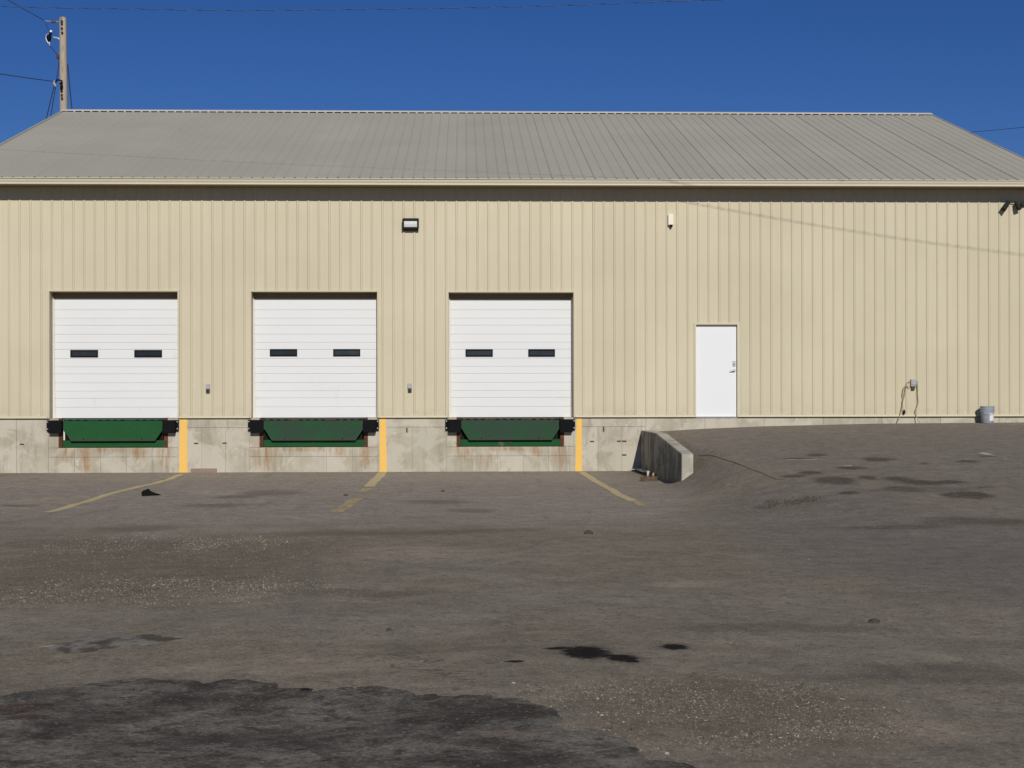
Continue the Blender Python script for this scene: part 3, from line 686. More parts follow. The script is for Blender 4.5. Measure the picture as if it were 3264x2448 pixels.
# ---- concrete dock wall
CY = .030
pitw = 1.165; PZ = -.636
b = MB()
segs = [(XL, PITS[0] - pitw)] + [(PITS[i] + pitw, PITS[i + 1] - pitw) for i in range(2)] + [(PITS[2] + pitw, XR)]
for a, c in segs: b.box(a, c, CY + .02, .40, -1.7, -.004)
for q in PITS: b.box(q - pitw, q + pitw, CY + .02, .40, -1.7, PZ)
fnd = b.build('foundation_wall', M_CONC, wh)
def cpanel(x0, x1, z0, z1):
    j = .0026; d = random.uniform(-.0025, .0025)
    b = MB().box(x0 + j, x1 - j, CY + d, CY + .0215, z0 + j, z1 - j); return b.build('concrete_panel', M_CONC, fnd, bevel=.003)
BOT = -1.45
def columns(a, c, step):
    n = max(1, round((c - a) / step)); return [a + (c - a) * i / n for i in range(n + 1)]
dockE = 1.385                                     # half width of the separately poured dock front
zones = [(XL, PITS[0] - dockE), (PITS[0] + dockE, PITS[1] - dockE), (PITS[1] + dockE, PITS[2] - dockE), (PITS[2] + dockE, WALL_X0 + .1)]
for a, c in zones:
    if a == XL:
        for x0, x1 in zip(columns(a, c, .61), columns(a, c, .61)[1:]): cpanel(x0, x1, BOT, -.004)
    else:
        for x0, x1 in zip(columns(a, c, 1.2), columns(a, c, 1.2)[1:]): cpanel(x0, x1, -.205, -.004)
        for x0, x1 in zip(columns(a, c, .61), columns(a, c, .61)[1:]): cpanel(x0, x1, BOT, -.205)
for x0, x1 in zip(columns(WALL_X0 + .1, XR, 1.22), columns(WALL_X0 + .1, XR, 1.22)[1:]): cpanel(x0, x1, -.75, -.004)
for q in PITS:
    cpanel(q - dockE, q - pitw, PZ, -.004); cpanel(q + pitw, q + dockE, PZ, -.004)
    cs = [q - dockE] + columns(q - .92, q + .92, .61) + [q + dockE]
    cs = columns(q - dockE, q + dockE, .61)
    for x0, x1 in zip(cs, cs[1:]): cpanel(x0, x1, -.835, PZ); cpanel(x0, x1, BOT, -.835)
# painted stripes on the dock wall
for i, (ut0, ut1, ub0, ub1) in enumerate(((574, 596, 571, 597), (1210, 1230, 1210.5, 1233), (1838, 1854.5, 1833.5, 1855))):
    a, c = aty(ut0, 1336, CY - .006), aty(ut1, 1336, CY - .006); d, e = aty(ub0, 1512, CY - .006), aty(ub1, 1512, CY - .006)
    y0, y1 = CY - .006, CY - .0028
    o = MB().prism([(d.x, -1.25), (e.x, -1.25), (c.x, -.006), (a.x, -.006)], y0, y1, lambda p, q, t: (p, t, q)).build('painted_stripe', M_YEL, fnd)
# rusted form ties sticking out of the concrete
for u, v, vert in ((70, 1416, 0), (625, 1413, 0), (716, 1412, 0), (1297, 1371, 1), (1887, 1407, 0), (1924, 1368, 1), (1973, 1406, 0), (1990, 1406, 0), (1990, 1450, 0)):
    p = aty(u, v, CY); w, h = (.045, .012) if not vert else (.014, .05)
    MB().box(p.x - w, p.x + w, CY - .012, CY + .004, p.z - h, p.z + h).build('form_tie', M_RUST, fnd)

# ---- overhead doors
DZ = .27
for di, (x0, x1, zt) in enumerate(DOORS):
    j = MB()
    j.box(x0 - .002, x0 + .010, .011, DZ + .06, -.02, zt); j.box(x1 - .010, x1 + .002, .011, DZ + .06, -.02, zt); j.box(x0 + .010, x1 - .010, .011, DZ + .06, zt - .012, zt + .001)
    jm = plain('door_jamb_tan', (0.42, 0.37, 0.25), .6, .25, .08, 4) if di == 0 else bpy.data.materials['door_jamb_tan']
    door = j.build('overhead_door', jm, wh)
    tr = MB()
    for xa, xb in ((x0 - .032, x0 + .003), (x1 - .003, x1 + .032)): tr.box(xa, xb, -.023, .0105, .0, zt + .03)
    tr.box(x0 + .003, x1 - .003, -.023, .0105, zt - .003, zt + .03); tr.build('face_trim', M_SIDE, door)
    MB().box(x0 + .011, x1 - .011, DZ - .03, DZ - .004, zt - .135, zt - .013).build('header_shadow_strip', M_SOFFIT, door)  # dark brown strip that paints in the shadow below the door header
    for s, xe in ((1, x0 + .010), (-1, x1 - .010)):       # side weatherstrips, bulging towards the floor
        prof = []
        b = MB(); n = 14
        for i in range(n):
            za, zb = zt - .1 - (zt - .1) * i / n, zt - .1 - (zt - .1) * (i + 1) / n
            wa = .030 + .022 * (i / n) ** 3; wb = .030 + .022 * ((i + 1) / n) ** 3
            y = DZ - .045
            b.quad((xe, y, za), (xe + s * wa, y + .03, za), (xe + s * wb, y + .03, zb), (xe, y, zb))
        b.build('weatherstrip', M_SEAL, door)
    zs = [.0, .585, 1.112, 1.640, 2.166, zt + .04]
    for k in range(5):
        za, zb = zs[k], zs[k + 1]; hgt = min(zb - za, .53); gz = [zb - hgt * .30, zb - hgt * .67] if k < 4 else [za + .176, za + .42]
        prof = [(DZ + .003, za + .001), (DZ, za + .004)]
        for gq in sorted(gz): prof += [(DZ, gq - .011), (DZ + .012, gq - .004), (DZ + .014, gq + .007), (DZ, gq + .008)]
        prof += [(DZ, zb - .003), (DZ + .003, zb - .001), (DZ + .045, zb - .001), (DZ + .045, za + .001)]
        MB().prism(prof, x0 + .013, x1 - .013, lambda p, q, t: (t, p, q)).build('door_section', M_WHITE, door)
    MB().box(x0 + .013, x1 - .013, DZ + .005, DZ + .04, -.03, .002).build('bottom_seal', M_BLACK, door)
    wz0, wz1 = aty(250, 1137, DZ).z, aty(250, 1117, DZ).z
    wcs = [((224, 312), (428, 516)), ((860, 947), (1062, 1148)), ((1484, 1571), (1684, 1769))][di]
    vshift = [0, -3, -2][di]
    for ua, ub in wcs:
        a, c = aty(ua, 1127 + vshift, DZ - .02), aty(ub, 1127 + vshift, DZ - .02); zc_ = a.z; h = .078
        f = MB(); t = .026
        for q in ((a.x, c.x, zc_ + h - t, zc_ + h), (a.x, c.x, zc_ - h, zc_ - h + t), (a.x, a.x + t, zc_ - h + t, zc_ + h - t), (c.x - t, c.x, zc_ - h + t, zc_ + h - t)): f.box(q[0], q[1], DZ - .022, DZ + .002, q[2], q[3])
        fr = f.build('window_frame', M_FRAMEB, door)
        MB().box(a.x + t, c.x - t, DZ - .010, DZ - .004, zc_ - h + t, zc_ + h - t).build('window_pane', M_GLASS, door)
# ---- walk door
wdo = MB()
for xa, xb in ((WD0 - .035, WD0 + .008), (WD1 - .018, WD1 + .035)): wdo.box(xa, xb, -.027, .09, .0, WDT + .03)
wdo.box(WD0 + .008, WD1 - .018, -.027, .09, WDT - .012, WDT + .03)
wdoor = wdo.build('walk_door_frame', M_TRIM, wh)
MB().box(WD0 + .011, WD1 - .022, .055, .10, .012, WDT - .016).build('walk_door', M_WHITE2, wdoor, bevel=.003)
MB().box(WD0 + .0, WD1 - .04, -.01, .054, -.006, .010).build('threshold', M_GALV, wdoor)
hp = aty(2340, 1181, .05); lk = aty(2340, 1160, .05)
MB().lathe((0, 0, 0), [(0, .03), (.026, .03), (.032, .02), (.034, 0)], 18)
def knob_y(c, r, d):
    return MB().tube([(c.x, .054, c.z), (c.x, .054 - d, c.z)], r, 16)
kb = knob_y(hp, .033, .016); kb.tube([(hp.x, .04, hp.z), (hp.x, -.005, hp.z)], .012, 10); kb.tube([(hp.x + .01, -.004, hp.z), (hp.x - .05, -.006, hp.z + .0), (hp.x - .095, .0, hp.z - .012)], [.011, .010, .008], 10)
kb.build('door_handle', M_STEEL, wdoor, smooth=True)
dl = knob_y(lk, .036, .014); dl.tube([(lk.x, .042, lk.z + .005), (lk.x, .022, lk.z + .005)], .024, 16); dl.box(lk.x - .03, lk.x + .03, .043, .0535, lk.z - .055, lk.z + .065)
dl.build('deadbolt', M_STEEL, wdoor, smooth=True)

# ------------------------------------------------------------------ dock levellers and bumpers
WHICH = ['left', 'middle', 'right']
lip_txt = ['green dock leveller with cleaner bright lip under the leftmost white door', 'green dock leveller with grey-worn lip under the middle white door', 'green dock leveller with grey-worn lip and dented toe plate under the rightmost white door']
for i, q in enumerate(PITS):
    t = thing('dock_leveler', (q, .02, PZ), lip_txt[i], 'dock leveler', 'levellers under the dock doors')
    for s in (-1, 1):
        b = MB(); xa, xb = sorted((q + s * 1.163, q + s * 1.085)); b.box(xa, xb, .024, .12, PZ + .002, -.01)
        b.build('pit_frame', M_RUST, t)
    dk = MB().box(q - 1.07, q + 1.07, .10, 1.55, -.030, -.012); dk.build('deck_plate', M_DECK, t)
    MB().box(q - 1.07, q + 1.07, .115, .14, -.20, -.031).build('deck_front', M_FOAM_PIT_SHADE, t)
    MB().box(q - 1.083, q + 1.083, .142, .16, PZ + .003, -.031).build('pit_shade_sheet', M_FOAM_PIT_SHADE, t)  # black sheet standing in for the deep shade inside the pit
    h = MB(); n = 26
    for k in range(n):
        if k % 2 == 0 or k in (7, 17): xa = q - 1.03 + 2.06 * k / n; h.tube([(xa + .004, .05, -.043), (xa + 2.06 / n - .004, .05, -.043)], .016, 10)
    h.build('hinge', M_RUST if i else M_GREEN, t, smooth=True)
    # lip: tapered plate hanging from the hinge, tilted slightly out
    zt_, zm, zb = -.058, -.245, -.488
    lipp = [(-1.065, zt_), (1.065, zt_), (1.065, zm), (.905, zb), (-.895, zb), (-1.065, zm + .02)]
    def lp(p, qz, tt): return (q + p, .032 + tt + (qz - zt_) * .16, qz)
    lip = MB().prism(lipp, 0, .022, lp).build('lip', M_GREENW[i], t, bevel=.003)
    for px in (-.62, .62): MB().tube([lp(px, -.445, -.006), lp(px, -.445, .004)], .013, 10).build('lip_bolt', M_FRAMEB, lip)
    toe = MB().box(q - 1.082, q + 1.082, .055, .075, PZ + .012, -.478); toe.build('toe_plate', M_GREEN, t, bevel=.003)
    if i > 0: MB().box(q - .03 + .0, q + .02, .040, .055, -.56, -.505).build('lip_stop', M_RUST, t)
    else: MB().box(q - 1.075, q - 1.045, .075, .11, -.47, -.28).build('side_strip', M_SEAL, t)
    for s in (-1, 1):
        side = 'left' if s < 0 else 'right'
        bt = thing('dock_bumper', (q + s * 1.22, CY, -.34), 'black rubber dock bumper on the %s side of the %s dock door' % (side, WHICH[i]), 'bumper', 'rubber bumpers beside the dock doors')
        f = lambda a: q + s * a
        xa, xb = sorted((f(1.075), f(1.345))); body = MB()
        n = 6
        body.box(xa, xb, -.115, CY - .004, -.318, -.040); body.build('rubber_block', M_BLACK, bt, bevel=.006)
        xa, xb = sorted((f(1.346), f(1.408))); MB().box(xa, xb, -.03, CY - .004, -.272, -.040).build('end_plate', M_FRAMEB, bt, bevel=.003)
        for z in (-.075, -.225): MB().tube([(f(1.385), -.030, z), (f(1.385), -.05, z)], .016, 6).build('bolt', M_STEEL, bt)
        xa, xb = sorted((f(1.078), f(1.33))); lam = MB()
        for k in range(5): z = -.30 + k * .055; lam.box(xa + .006, xb - .006, -.1185, -.114, z, z + .042)
        lam.build('rubber_ply', M_BLACK, bt)

# ------------------------------------------------------------------ retaining wall
rw = thing('retaining_wall', (2.92, -3, -1.2), 'concrete wing wall with sloping top between dock bay and ramp', 'wall')
prof = [(CY - .003, -1.6), (CY - .003, -.285), (-2.55, -.262), (-6.02, -.505), (-WALL_END, -.525), (-WALL_END, -1.6)]
MB().prism(prof, WALL_X0, WALL_X1, lambda p, q, t: (t, p, q)).build('wall_body', M_CONC2, rw, bevel=.012)
def rwp(ya, yb, za, zb, zc_):
    b = MB().prism([(ya, -1.5), (yb, -1.5), (yb, zb), (ya, za)], WALL_X0 - .004 - random.uniform(0, .002), WALL_X0 + .01, lambda p, q, t: (t, p, q)); b.build('concrete_panel', M_CONC2, rw, bevel=.002)
def top(y): return interp(-y, [(0, -.285), (2.55, -.262), (6.02, -.505), (6.2, -.525)]) - .018
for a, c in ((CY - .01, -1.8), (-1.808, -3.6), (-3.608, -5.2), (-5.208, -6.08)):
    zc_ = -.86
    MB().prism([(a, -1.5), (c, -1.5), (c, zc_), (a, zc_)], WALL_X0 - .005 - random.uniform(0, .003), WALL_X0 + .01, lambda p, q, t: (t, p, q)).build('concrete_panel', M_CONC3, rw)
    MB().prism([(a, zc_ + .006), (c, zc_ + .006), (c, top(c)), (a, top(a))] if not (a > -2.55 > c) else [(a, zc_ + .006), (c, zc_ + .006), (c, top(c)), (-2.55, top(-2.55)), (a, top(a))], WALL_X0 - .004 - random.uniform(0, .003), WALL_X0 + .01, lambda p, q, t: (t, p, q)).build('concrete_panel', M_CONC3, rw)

# ------------------------------------------------------------------ things on the wall
p = aty(1309, 716, -.06); t = thing('wall_light', (p.x, -.02, p.z), 'rectangular wall pack light with ribbed glass high between two dock doors', 'light')
w, h = .168, .135
MB().prism([(-.022, p.z - h), (-.10, p.z - h + .02), (-.14, p.z - h + .06), (-.10, p.z + h - .03), (-.05, p.z + h), (-.022, p.z + h)], p.x - w, p.x + w, lambda a, q, s: (s, a, q)).build('housing', M_BRONZE, t, bevel=.006)
MB().prism([(-.145, p.z - h + .075), (-.148, p.z - .0), (-.125, p.z + h - .065), (-.09, p.z + h - .065), (-.12, p.z - h + .075)], p.x - w + .03, p.x + w - .03, lambda a, q, s: (s, a, q)).build('lens', M_LENS, t, bevel=.004)
b = MB()
for s in (-1, 1): b.box(p.x + s * w - .012, p.x + s * w + .012, -.142, -.10, p.z - h + .04, p.z + h - .02)
b.box(p.x - w, p.x + w, -.142, -.06, p.z + h - .04, p.z + h - .005); b.box(p.x - w, p.x + w, -.152, -.09, p.z - h + .045, p.z - h + .07)
b.build('lens_frame', M_BRONZE, t)
p = aty(2138, 700, -.07); t = thing('sensor_box', (p.x, -.02, p.z), 'small cream plastic sensor box high on the wall above the walk door', 'sensor')
MB().box(p.x - .058, p.x + .058, -.105, -.0005, p.z - .115, p.z + .118).build('cover', M_CREAM, t, bevel=.012)
MB().tube([(p.x + .01, -.06, p.z - .115), (p.x + .008, -.075, p.z - .165)], [.03, .022], 12).build('sensor_eye', M_FRAMEB, t)
for u, v, txt in ((662, 1232, 'small grey switch box between left and middle dock doors'), (1306, 1230, 'small grey switch box between middle and right dock doors')):
    p = aty(u, v, -.05); t = thing('switch_box', (p.x, -.0, p.z), txt, 'switch box', 'switch boxes between the dock doors')
    MB().box(p.x - .043, p.x + .043, -.062, -.0005, p.z - .055, p.z + .055).build('cover', M_GREYBOX, t, bevel=.006)
    MB().box(p.x - .040, p.x + .040, -.045, -.0005, p.z - .135, p.z - .062).build('button_plate', M_DKBOX, t, bevel=.004)
    MB().tube([(p.x, -.045, p.z - .1), (p.x, -.058, p.z - .1)], .014, 10).build('button', M_BRONZE, t)
p = aty(2912, 1221, -.05); t = thing('outlet_box', (p.x, 0, p.z), 'grey weatherproof outlet box with cords plugged in, beside the bucket', 'outlet')
MB().prism([(-.0005, p.z - .075), (-.06, p.z - .075), (-.075, p.z - .02), (-.075, p.z + .07), (-.06, p.z + .085), (-.0005, p.z + .085)], p.x - .06, p.x + .06, lambda a, q, s: (s, a, q)).build('cover', M_GREYBOX, t, bevel=.006)
MB().box(p.x - .045, p.x + .03, -.05, -.0005, p.z - .15, p.z - .078).build('socket', M_DKBOX, t, bevel=.004)
MB().box(p.x + .058, p.x + .085, -.055, -.02, p.z - .01, p.z + .04).build('plug', M_DKBOX, t, bevel=.004)
def S8(u, v, y): return aty(2800 + u / 4.767, 1180 + v / 4.767, y)
def cord(name, pts, r, label):
    c = [S8(u, v, y) for u, v, y in pts]; out = []
    for i in range(len(c) - 1):
        p0, p1, p2, p3 = c[max(i - 1, 0)], c[i], c[i + 1], c[min(i + 2, len(c) - 1)]
        for k in range(6):
            s = k / 6; out.append(.5 * ((2 * p1) + (p2 - p0) * s + (2 * p0 - 5 * p1 + 4 * p2 - p3) * s * s + (3 * p1 - p0 - 3 * p2 + p3) * s ** 3))
    out.append(c[-1])
    o = MB().tube(out, r, 7).build(name, M_CORD, org=tuple(out[-1]), smooth=True); return tag(o, label, 'cord')
cord('extension_cord', [(482, 165, -.05), (440, 190, -.06), (425, 235, -.06), (455, 250, -.05), (400, 250, -.06), (375, 310, -.05), (365, 390, -.045), (378, 430, -.05), (362, 520, -.045), (352, 585, -.05), (340, 640, -.06), (310, 745, -.07), (285, 800, -.10), (272, 832, -.14)], .0085, 'tan extension cord hanging from the left side of the outlet box')
cord('extension_cord', [(470, 270, -.045), (430, 245, -.07), (410, 300, -.055), (395, 400, -.06), (372, 460, -.06), (368, 560, -.06), (385, 610, -.06)], .0085, 'short looped tan cord with a black plug below the outlet box')
cord('extension_cord', [(575, 185, -.05), (592, 215, -.055), (596, 300, -.05), (598, 400, -.05), (604, 480, -.05), (585, 560, -.055), (562, 620, -.05), (575, 690, -.06), (600, 760, -.09), (640, 830, -.16)], .0095, 'tan extension cord hanging from the right side of the outlet box')
pl = S8(392, 635, -.06); tag(MB().tube([pl + Vector((0, 0, .05)), pl, pl + Vector((-.008, 0, -.05))], [.012, .026, .02], 10).build('cord_plug', M_FRAMEB, org=tuple(pl), smooth=True), 'black plug at the end of the looped cord on the wall', 'plug')

# flood lights under the eave at the right
pb = aty(3262, 652, -.08)
t = thing('flood_light', (pb.x, 0, pb.z), 'black twin-head flood light under the eave at the right edge', 'light')
MB().box(pb.x - .06, pb.x + .06, -.035, -.0005, pb.z - .05, pb.z + .07).build('base_plate', M_BRONZE, t, bevel=.008)
MB().tube([(pb.x, -.03, pb.z - .01), (pb.x - .06, -.07, pb.z), (pb.x - .13, -.09, pb.z + .03)], .016, 8).build('arm', M_BRONZE, t)
MB().tube([(pb.x - .05, -.05, pb.z + .01), (pb.x - .2, -.06, pb.z + .05), (pb.x - .36, -.08, pb.z + .045)], .013, 8).build('arm', M_BRONZE, t)
for ua, va, ub, vb in ((3215, 643, 3198, 668), (3238, 645, 3250, 667)):
    a, c = aty(ua, va, -.09), aty(ub, vb, -.16); MB().tube([a, a.lerp(c, .35), a.lerp(c, .4), c], [.040, .046, .054, .056], 14).build('lamp_head', M_BRONZE, t)

# ------------------------------------------------------------------ bucket
bx = aty(3147, 1353, -.24); bz = ground_z(bx.x, -.24) + .002
t = thing('bucket', (bx.x, -.24, bz), 'blue-grey plastic bucket with white sticker standing against the wall', 'bucket')
c0 = (bx.x, -.24, bz)
MB().lathe(c0, [(.0, .0), (.125, .0), (.130, .006), (.144, .255), (.152, .258), (.152, .270), (.1455, .274), (.147, .30), (.155, .302), (.156, .312), (.149, .316), (.150, .345), (.158, .348), (.159, .362), (.153, .366), (.146, .366), (.140, .30), (.126, .012), (0, .012)], 40).build('body', M_BUCKET, t, smooth=True)
b = MB(); n = 8
for k in range(n):
    a0, a1 = math.radians(-88 + 52 * k / n), math.radians(-88 + 52 * (k + 1) / n)
    P_ = lambda a, z: (c0[0] + (.1325 + (z - .0) * .052) * math.cos(a), c0[1] + (.1325 + z * .052) * math.sin(a), c0[2] + z)
    b.quad(P_(a0, .05), P_(a1, .05), P_(a1, .21), P_(a0, .21))
b.build('sticker', M_STICK, t)
pts = [(c0[0] + .158 * math.cos(math.radians(180 + 180 * k / 16)), c0[1] + .158 * math.sin(math.radians(180 + 180 * k / 16)) - .004, c0[2] + .285 - .10 * math.sin(math.pi * k / 16)) for k in range(17)]
MB().tube(pts, .003, 6).build('handle', M_STEEL, t)

# ------------------------------------------------------------------ debris
def lump(name, c, r, mat, label, cat, seed, tail=None, squash=1.0):
    bm = bmesh.new(); bmesh.ops.create_icosphere(bm, subdivisions=4, radius=1)
    for v in bm.verts:
        d = 1 + .28 * mnoise.noise(v.co * 1.6 + Vector((seed, 0, 0))) + .16 * mnoise.noise(v.co * 4 + Vector((0, seed, 0))) + .07 * mnoise.noise(v.co * 9)
        x, y, z = v.co * d; z = max(z, -.12)
        if tail and x > 0: k = x; z *= max(.12, 1 - .75 * min(1, k)); x *= 1 + tail * k * k; y *= max(.25, 1 - .6 * min(1, k))
        v.co = (x * r[0], y * r[1], z * r[2])
    me = bpy.data.meshes.new(name); bm.to_mesh(me); bm.free(); me.materials.append(mat)
    for p in me.polygons: p.use_smooth = True
    o = bpy.data.objects.new(name, me); COL.objects.link(o); o.location = (c[0], c[1], ground_z(c[0], c[1]) + r[2] * .10); return tag(o, label, cat)
q = gnd(466, 1581); lump('rag', (q.x, q.y + .1), (.105, .11, .092), M_RAG, 'crumpled black rag with a thin tail beside the left yellow line', 'rag', 3.1, tail=1.1)
def oriented_box(name, c, L, Wd, Ht, rz, mat, label, cat, bevel=.006, tilt=0.0, lift=0.0):
    b = MB().box(-L / 2, L / 2, -Wd / 2, Wd / 2, 0, Ht)
    rng = random.Random(len(label))
    b.v = [(x + rng.uniform(-.004, .004), y + rng.uniform(-.004, .004), z + rng.uniform(-.004, .004)) for x, y, z in b.v]
    o = b.build(name, mat, bevel=bevel); o.location = (c[0], c[1], ground_z(c[0], c[1]) - .003 + lift); o.rotation_euler = (0, tilt, rz); return tag(o, label, cat)
a, c = gnd(2036, 1531), gnd(2106, 1537); mid = (a + c) / 2
oriented_box('timber_block', (mid.x, mid.y + .06, 0), abs(a.x - c.x), .12, .088, math.atan2(c.y - a.y, c.x - a.x) * .25, M_TIMBER, 'short brown timber offcut lying beside the concrete wing wall', 'timber', .006)
q = gnd(2070, 1521); cz = ground_z(q.x, q.y + .1)
cupo = thing('paper_cup', (q.x, q.y + .1, cz), 'white paper cup standing behind the brown timber offcut', 'cup')
MB().lathe((q.x, q.y + .1, cz), [(0, .002), (.034, .002), (.036, .0), (.046, .112), (.049, .114), (.049, .119), (.045, .119), (.034, .01), (0, .01)], 24).build('cup_body', M_CUP, cupo, smooth=True)
q = gnd(2096, 1526); lump('plastic_wrapper', (q.x - .05, q.y + .10), (.050, .05, .10), M_ORANGE, 'crumpled orange plastic wrapper at the end of the timber offcut', 'wrapper', 8.3)
# two boards leaning in the corner of the wing wall
def board(pa, pb, wd, th, mat, name, label):
    pa, pb = Vector(pa), Vector(pb); d = (pb - pa).normalized(); s = d.cross(Vector((0, .35, 1))).normalized(); n = s.cross(d).normalized()
    b = MB(); 
    for e in (pa, pb):
        for y, z in ((-wd / 2, -th / 2), (wd / 2, -th / 2), (wd / 2, th / 2), (-wd / 2, th / 2)): b.v.append(tuple(e + s * y + n * z))
    b.f = [(0, 1, 2, 3), (7, 6, 5, 4), (0, 4, 5, 1), (1, 5, 6, 2), (2, 6, 7, 3), (3, 7, 4, 0)]
    o = b.build(name, mat, org=tuple(pa), bevel=.003); return tag(o, label, 'board')
gA = gnd(2010, 1505); gB = gnd(2064, 1514)
ap = aty(2037, 1495, gA.y + .25)
M_WBOARD = plain('white_edged_board', (0.60, 0.58, 0.50), .7, .2, .2, 12, dirt=((.30, .45, .30), .6, .7, 9))
board((gA.x, gA.y + .02, ground_z(gA.x, gA.y) + .045), (ap.x, ap.y, ap.z), .13, .016, M_WBOARD, 'scrap_board', 'pale scrap board leaning up at left in the wing wall corner')
board((ap.x - .02, ap.y - .02, ap.z + .004), (gB.x, gB.y + .12, ground_z(gB.x, gB.y) + .05), .13, .018, M_WBOARD, 'scrap_board', 'pale scrap board sloping down right towards the paper cup')
a, c = aty(608, 1500, -.02), aty(690, 1500, -.02)
b = MB().box(a.x, c.x, -.035, CY - .004, -1.2, -1.085); tag(b.build('concrete_strip', plain('brown_curb_concrete', (0.27, 0.20, 0.15), .9, .2, .2, 9, bump=.5), org=((a.x + c.x) / 2, 0, -1.18), bevel=.01), 'low brown concrete strip at the wall base right of the left yellow stripe', 'kerb')
# larger loose stones and clods lying alone
M_STONE = plain('dark_clod', (0.07, 0.06, 0.05), .95, .1, .3, 30); M_STONEL = plain('pale_stone', (0.33, 0.30, 0.25), .9, .15, .2, 30)
for u, v, r, mt, lab in ((1875, 1702, .05, M_STONE, 'small dark clod on bare asphalt below the right yellow line'), (2786, 1984, .035, M_STONE, 'small dark clod on the open pavement at right'), (1240, 2010, .02, M_STONE, 'tiny dark clod alone in the middle foreground'), (1102, 1580, .035, M_STONE, 'small dark clod beside the worn middle yellow line'), (1412, 1567, .035, M_STONE, 'small dark clod in front of the right dock'), (1637, 2178, 0.011, M_STONEL, 'pale stone near the edge of the dark patch, flat and wide'), (1905, 2228, 0.009, M_STONEL, 'pale stone standing out in the foreground gravel'), (1918, 2281, 0.010, M_STONEL, 'yellowish pale stone at the gravel edge by the dark patch'), (2125, 2403, 0.011, M_STONEL, 'pale stone lowest in the picture right of the dark patch')):
    q = gnd(u, v); lump('stone', (q.x, q.y), (r, r * .8, r * .7), mt, lab, 'stone', u * .01)

# ------------------------------------------------------------------ pole and wires
PY = 17.5
def AP(u, v, dy=0): return aty(u, v, PY + dy)
base = AP(212, 1224); base.z = -1.0; topp = AP(200.5, 58)
po = thing('utility_pole', tuple(base), 'weathered wooden utility pole rising behind the left roof end', 'pole')
n = 12; pts = [base.lerp(topp, i / n) for i in range(n + 1)]; rr = [.168 - .05 * i / n for i in range(n + 1)]
pts += [topp + Vector((0, 0, .03))]; rr += [.085]
MB().tube(pts, rr, 20).build('shaft', M_POLE, po, smooth=True)
for u, v in ((197, 68), (197, 75), (197, 90), (198, 104), (196, 276), (197, 290), (197, 303), (198, 314)):
    q = AP(u, v, -.15); MB().box(q.x - .028, q.x + .028, q.y - .03, q.y + .05, q.z - .032, q.z + .032).build('pole_tag', M_BRONZE, po)
q = AP(206, 160, -.15)
MB().tube([AP(190, 68), AP(178, 69), ], .012, 6).build('dead_end_link', M_GALV, po)
MB().tube([AP(178, 69), AP(176, 69.5), AP(170, 69), AP(165, 68.5), AP(163, 68)], [.02, .045, .05, .04, .02], 10).build('insulator', M_INS, po, smooth=True)
MB().tube([AP(163, 68), AP(150, 67), AP(142, 66)], .012, 6).build('strain_clamp', M_GALV, po)
# fused cutout on its bracket
MB().tube([AP(190, 127), AP(186, 122), AP(170, 119)], .025, 8).build('cutout_bracket', M_GALV, po)
MB().tube([AP(163, 97), AP(162, 103)], [.05, .055], 12).build('cutout_cap', M_GALV, po)
MB().tube([AP(162, 104), AP(160.5, 110), AP(157, 116), AP(156, 122), AP(157, 133)], [.05, .04, .075, .08, .045], 12).build('cutout_body', M_FRAMEB, po, smooth=True)
MB().tube([AP(155, 107), AP(147, 112), AP(146, 122), AP(151, 134), AP(157, 140)], .018, 8).build('fuse_tube', M_GALV, po)
MB().tube([AP(157, 133), AP(158, 145)], [.03, .02], 8).build('cutout_hinge', M_GALV, po)
MB().tube([AP(146, 68), AP(149, 85), AP(156, 98)], .010, 6).build('jumper_wire', M_WIRE, po)
MB().tube([AP(158, 145), AP(168, 157), AP(183, 174), AP(189, 182), AP(187, 210), AP(184, 235), AP(180, 255)], .014, 6).build('drop_wire', M_WIRE, po)
MB().box(AP(181, 182).x, AP(189, 182).x, PY - .06, PY + .06, AP(184, 187).z, AP(184, 177).z).build('standoff', M_RUST, po)
b = MB().tube([AP(176, 262, -.2), AP(184, 254, -.2), AP(198, 258, -.22), AP(192, 270, -.2)], .03, 8); b.tube([AP(196, 262, -.2), AP(196, 275, -.2), AP(194, 286, -.2)], [.03, .05, .03], 8); b.build('service_rack', M_FRAMEB, po)
MB().tube([AP(174, 258, -.15), AP(174, 268, -.15), AP(177, 276, -.15)], [.04, .05, .03], 8).build('insulator', M_GREYBOX, po)
def wire(name, pts, r, label, k=6):
    o = MB().tube(pts, r, k).build(name, M_WIRE, org=tuple(pts[0])); return tag(o, label, 'wire')
def sag(a, c, s, n=16): return [a.lerp(c, i / n) + Vector((0, 0, -s * 4 * (i / n) * (1 - i / n))) for i in range(n + 1)]
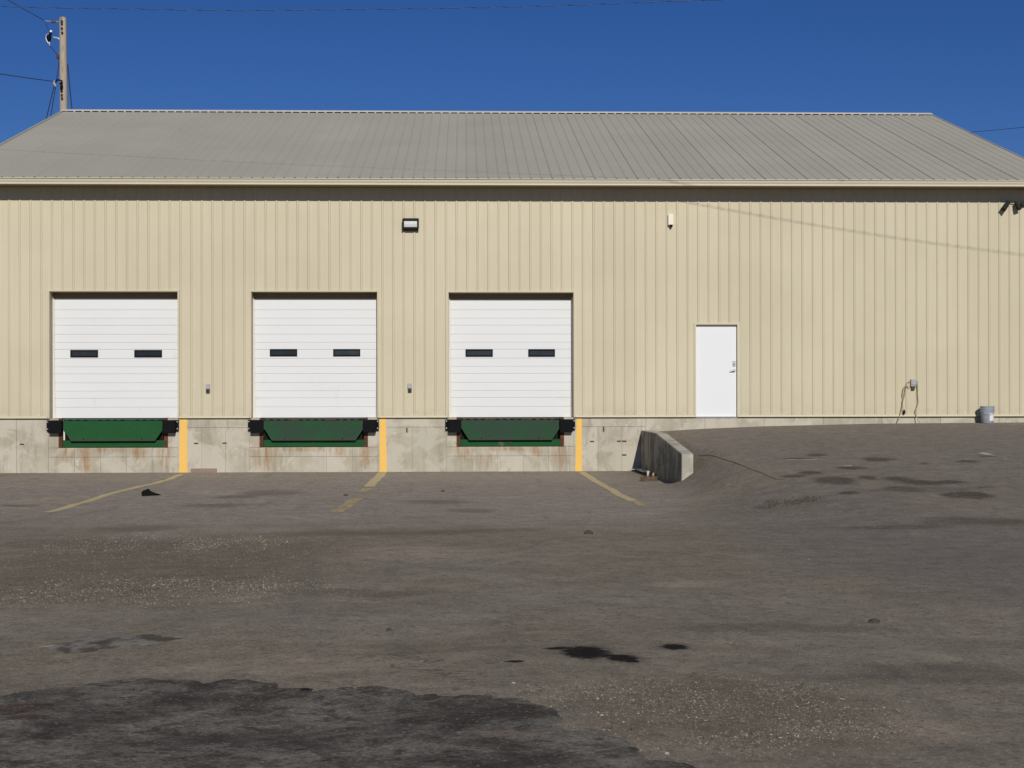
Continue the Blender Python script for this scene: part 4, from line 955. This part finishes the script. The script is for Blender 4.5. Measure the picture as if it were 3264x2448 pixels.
wire('power_line', sag(AP(143, 66), AP(-900, -640, 0), .35), .014, 'black power line rising to the upper left from the pole top')
wire('power_line', sag(AP(174, 260, -.15), AP(-1500, -150, -.15), .5), .015, 'black service line running left from the lower pole bracket')
wire('guy_wire', [AP(174, 268), AP(147, 381), AP(-30, 1120)], .015, 'left one of two dark wires dropping left of the pole')
wire('guy_wire', [AP(177, 278), AP(161, 375), AP(50, 1120)], .013, 'inner one of two dark wires dropping left of the pole')
wire('guy_wire', [AP(215.5, 205), AP(222, 275), AP(229, 345), AP(285, 1060)], .017, 'dark guy wire dropping right of the pole')
wire('power_line', sag(aty(2960, 432, 40), aty(3700, 352, 40), .1), .014, 'thin dark distant wire over the right roof end')
M_ALU = plain('weathered_aluminium', (0.13, 0.15, 0.19), .6, .3)
# twisted service cable crossing in front of the building
wp = [Vector(p) for p in ((-26, 3.2, 10.2), (-17, .35, 9.15), (-10.45, -1.55, 8.46), (-7.79, -2.28, 8.245), (-5.07, -3.03, 8.046), (-.31, -4.24, 7.838), (3.5, -5.25, 7.738), (7.9, -6.4, 7.63), (11.9, -7.4, 7.64), (20, -9.6, 7.95), (30, -12.3, 8.8))]
crv = []
for i in range(len(wp) - 1):
    p0, p1, p2, p3 = wp[max(i - 1, 0)], wp[i], wp[i + 1], wp[min(i + 2, len(wp) - 1)]; n = max(2, int((p2 - p1).length / .07))
    for k in range(n):
        s = k / n; crv.append(.5 * ((2 * p1) + (p2 - p0) * s + (2 * p0 - 5 * p1 + 4 * p2 - p3) * s * s + (3 * p1 - p0 - 3 * p2 + p3) * s ** 3))
ta = thing('service_cable', tuple(crv[0]), 'twisted black service cable sagging across the sky above the roof', 'wire')
for ph, rad, rc, mt in ((0, .005, .0038, M_WIRE), (math.pi, .005, .0032, M_ALU)):
    L = 0; out = []
    for i, p in enumerate(crv):
        if i: L += (p - crv[i - 1]).length
        an = 2 * math.pi * L / .62 + ph; out.append(p + Vector((0, rad * math.cos(an), rad * math.sin(an))))
    MB().tube(out, rc, 5).build('strand', mt, ta)
print('objects', len(bpy.data.objects))
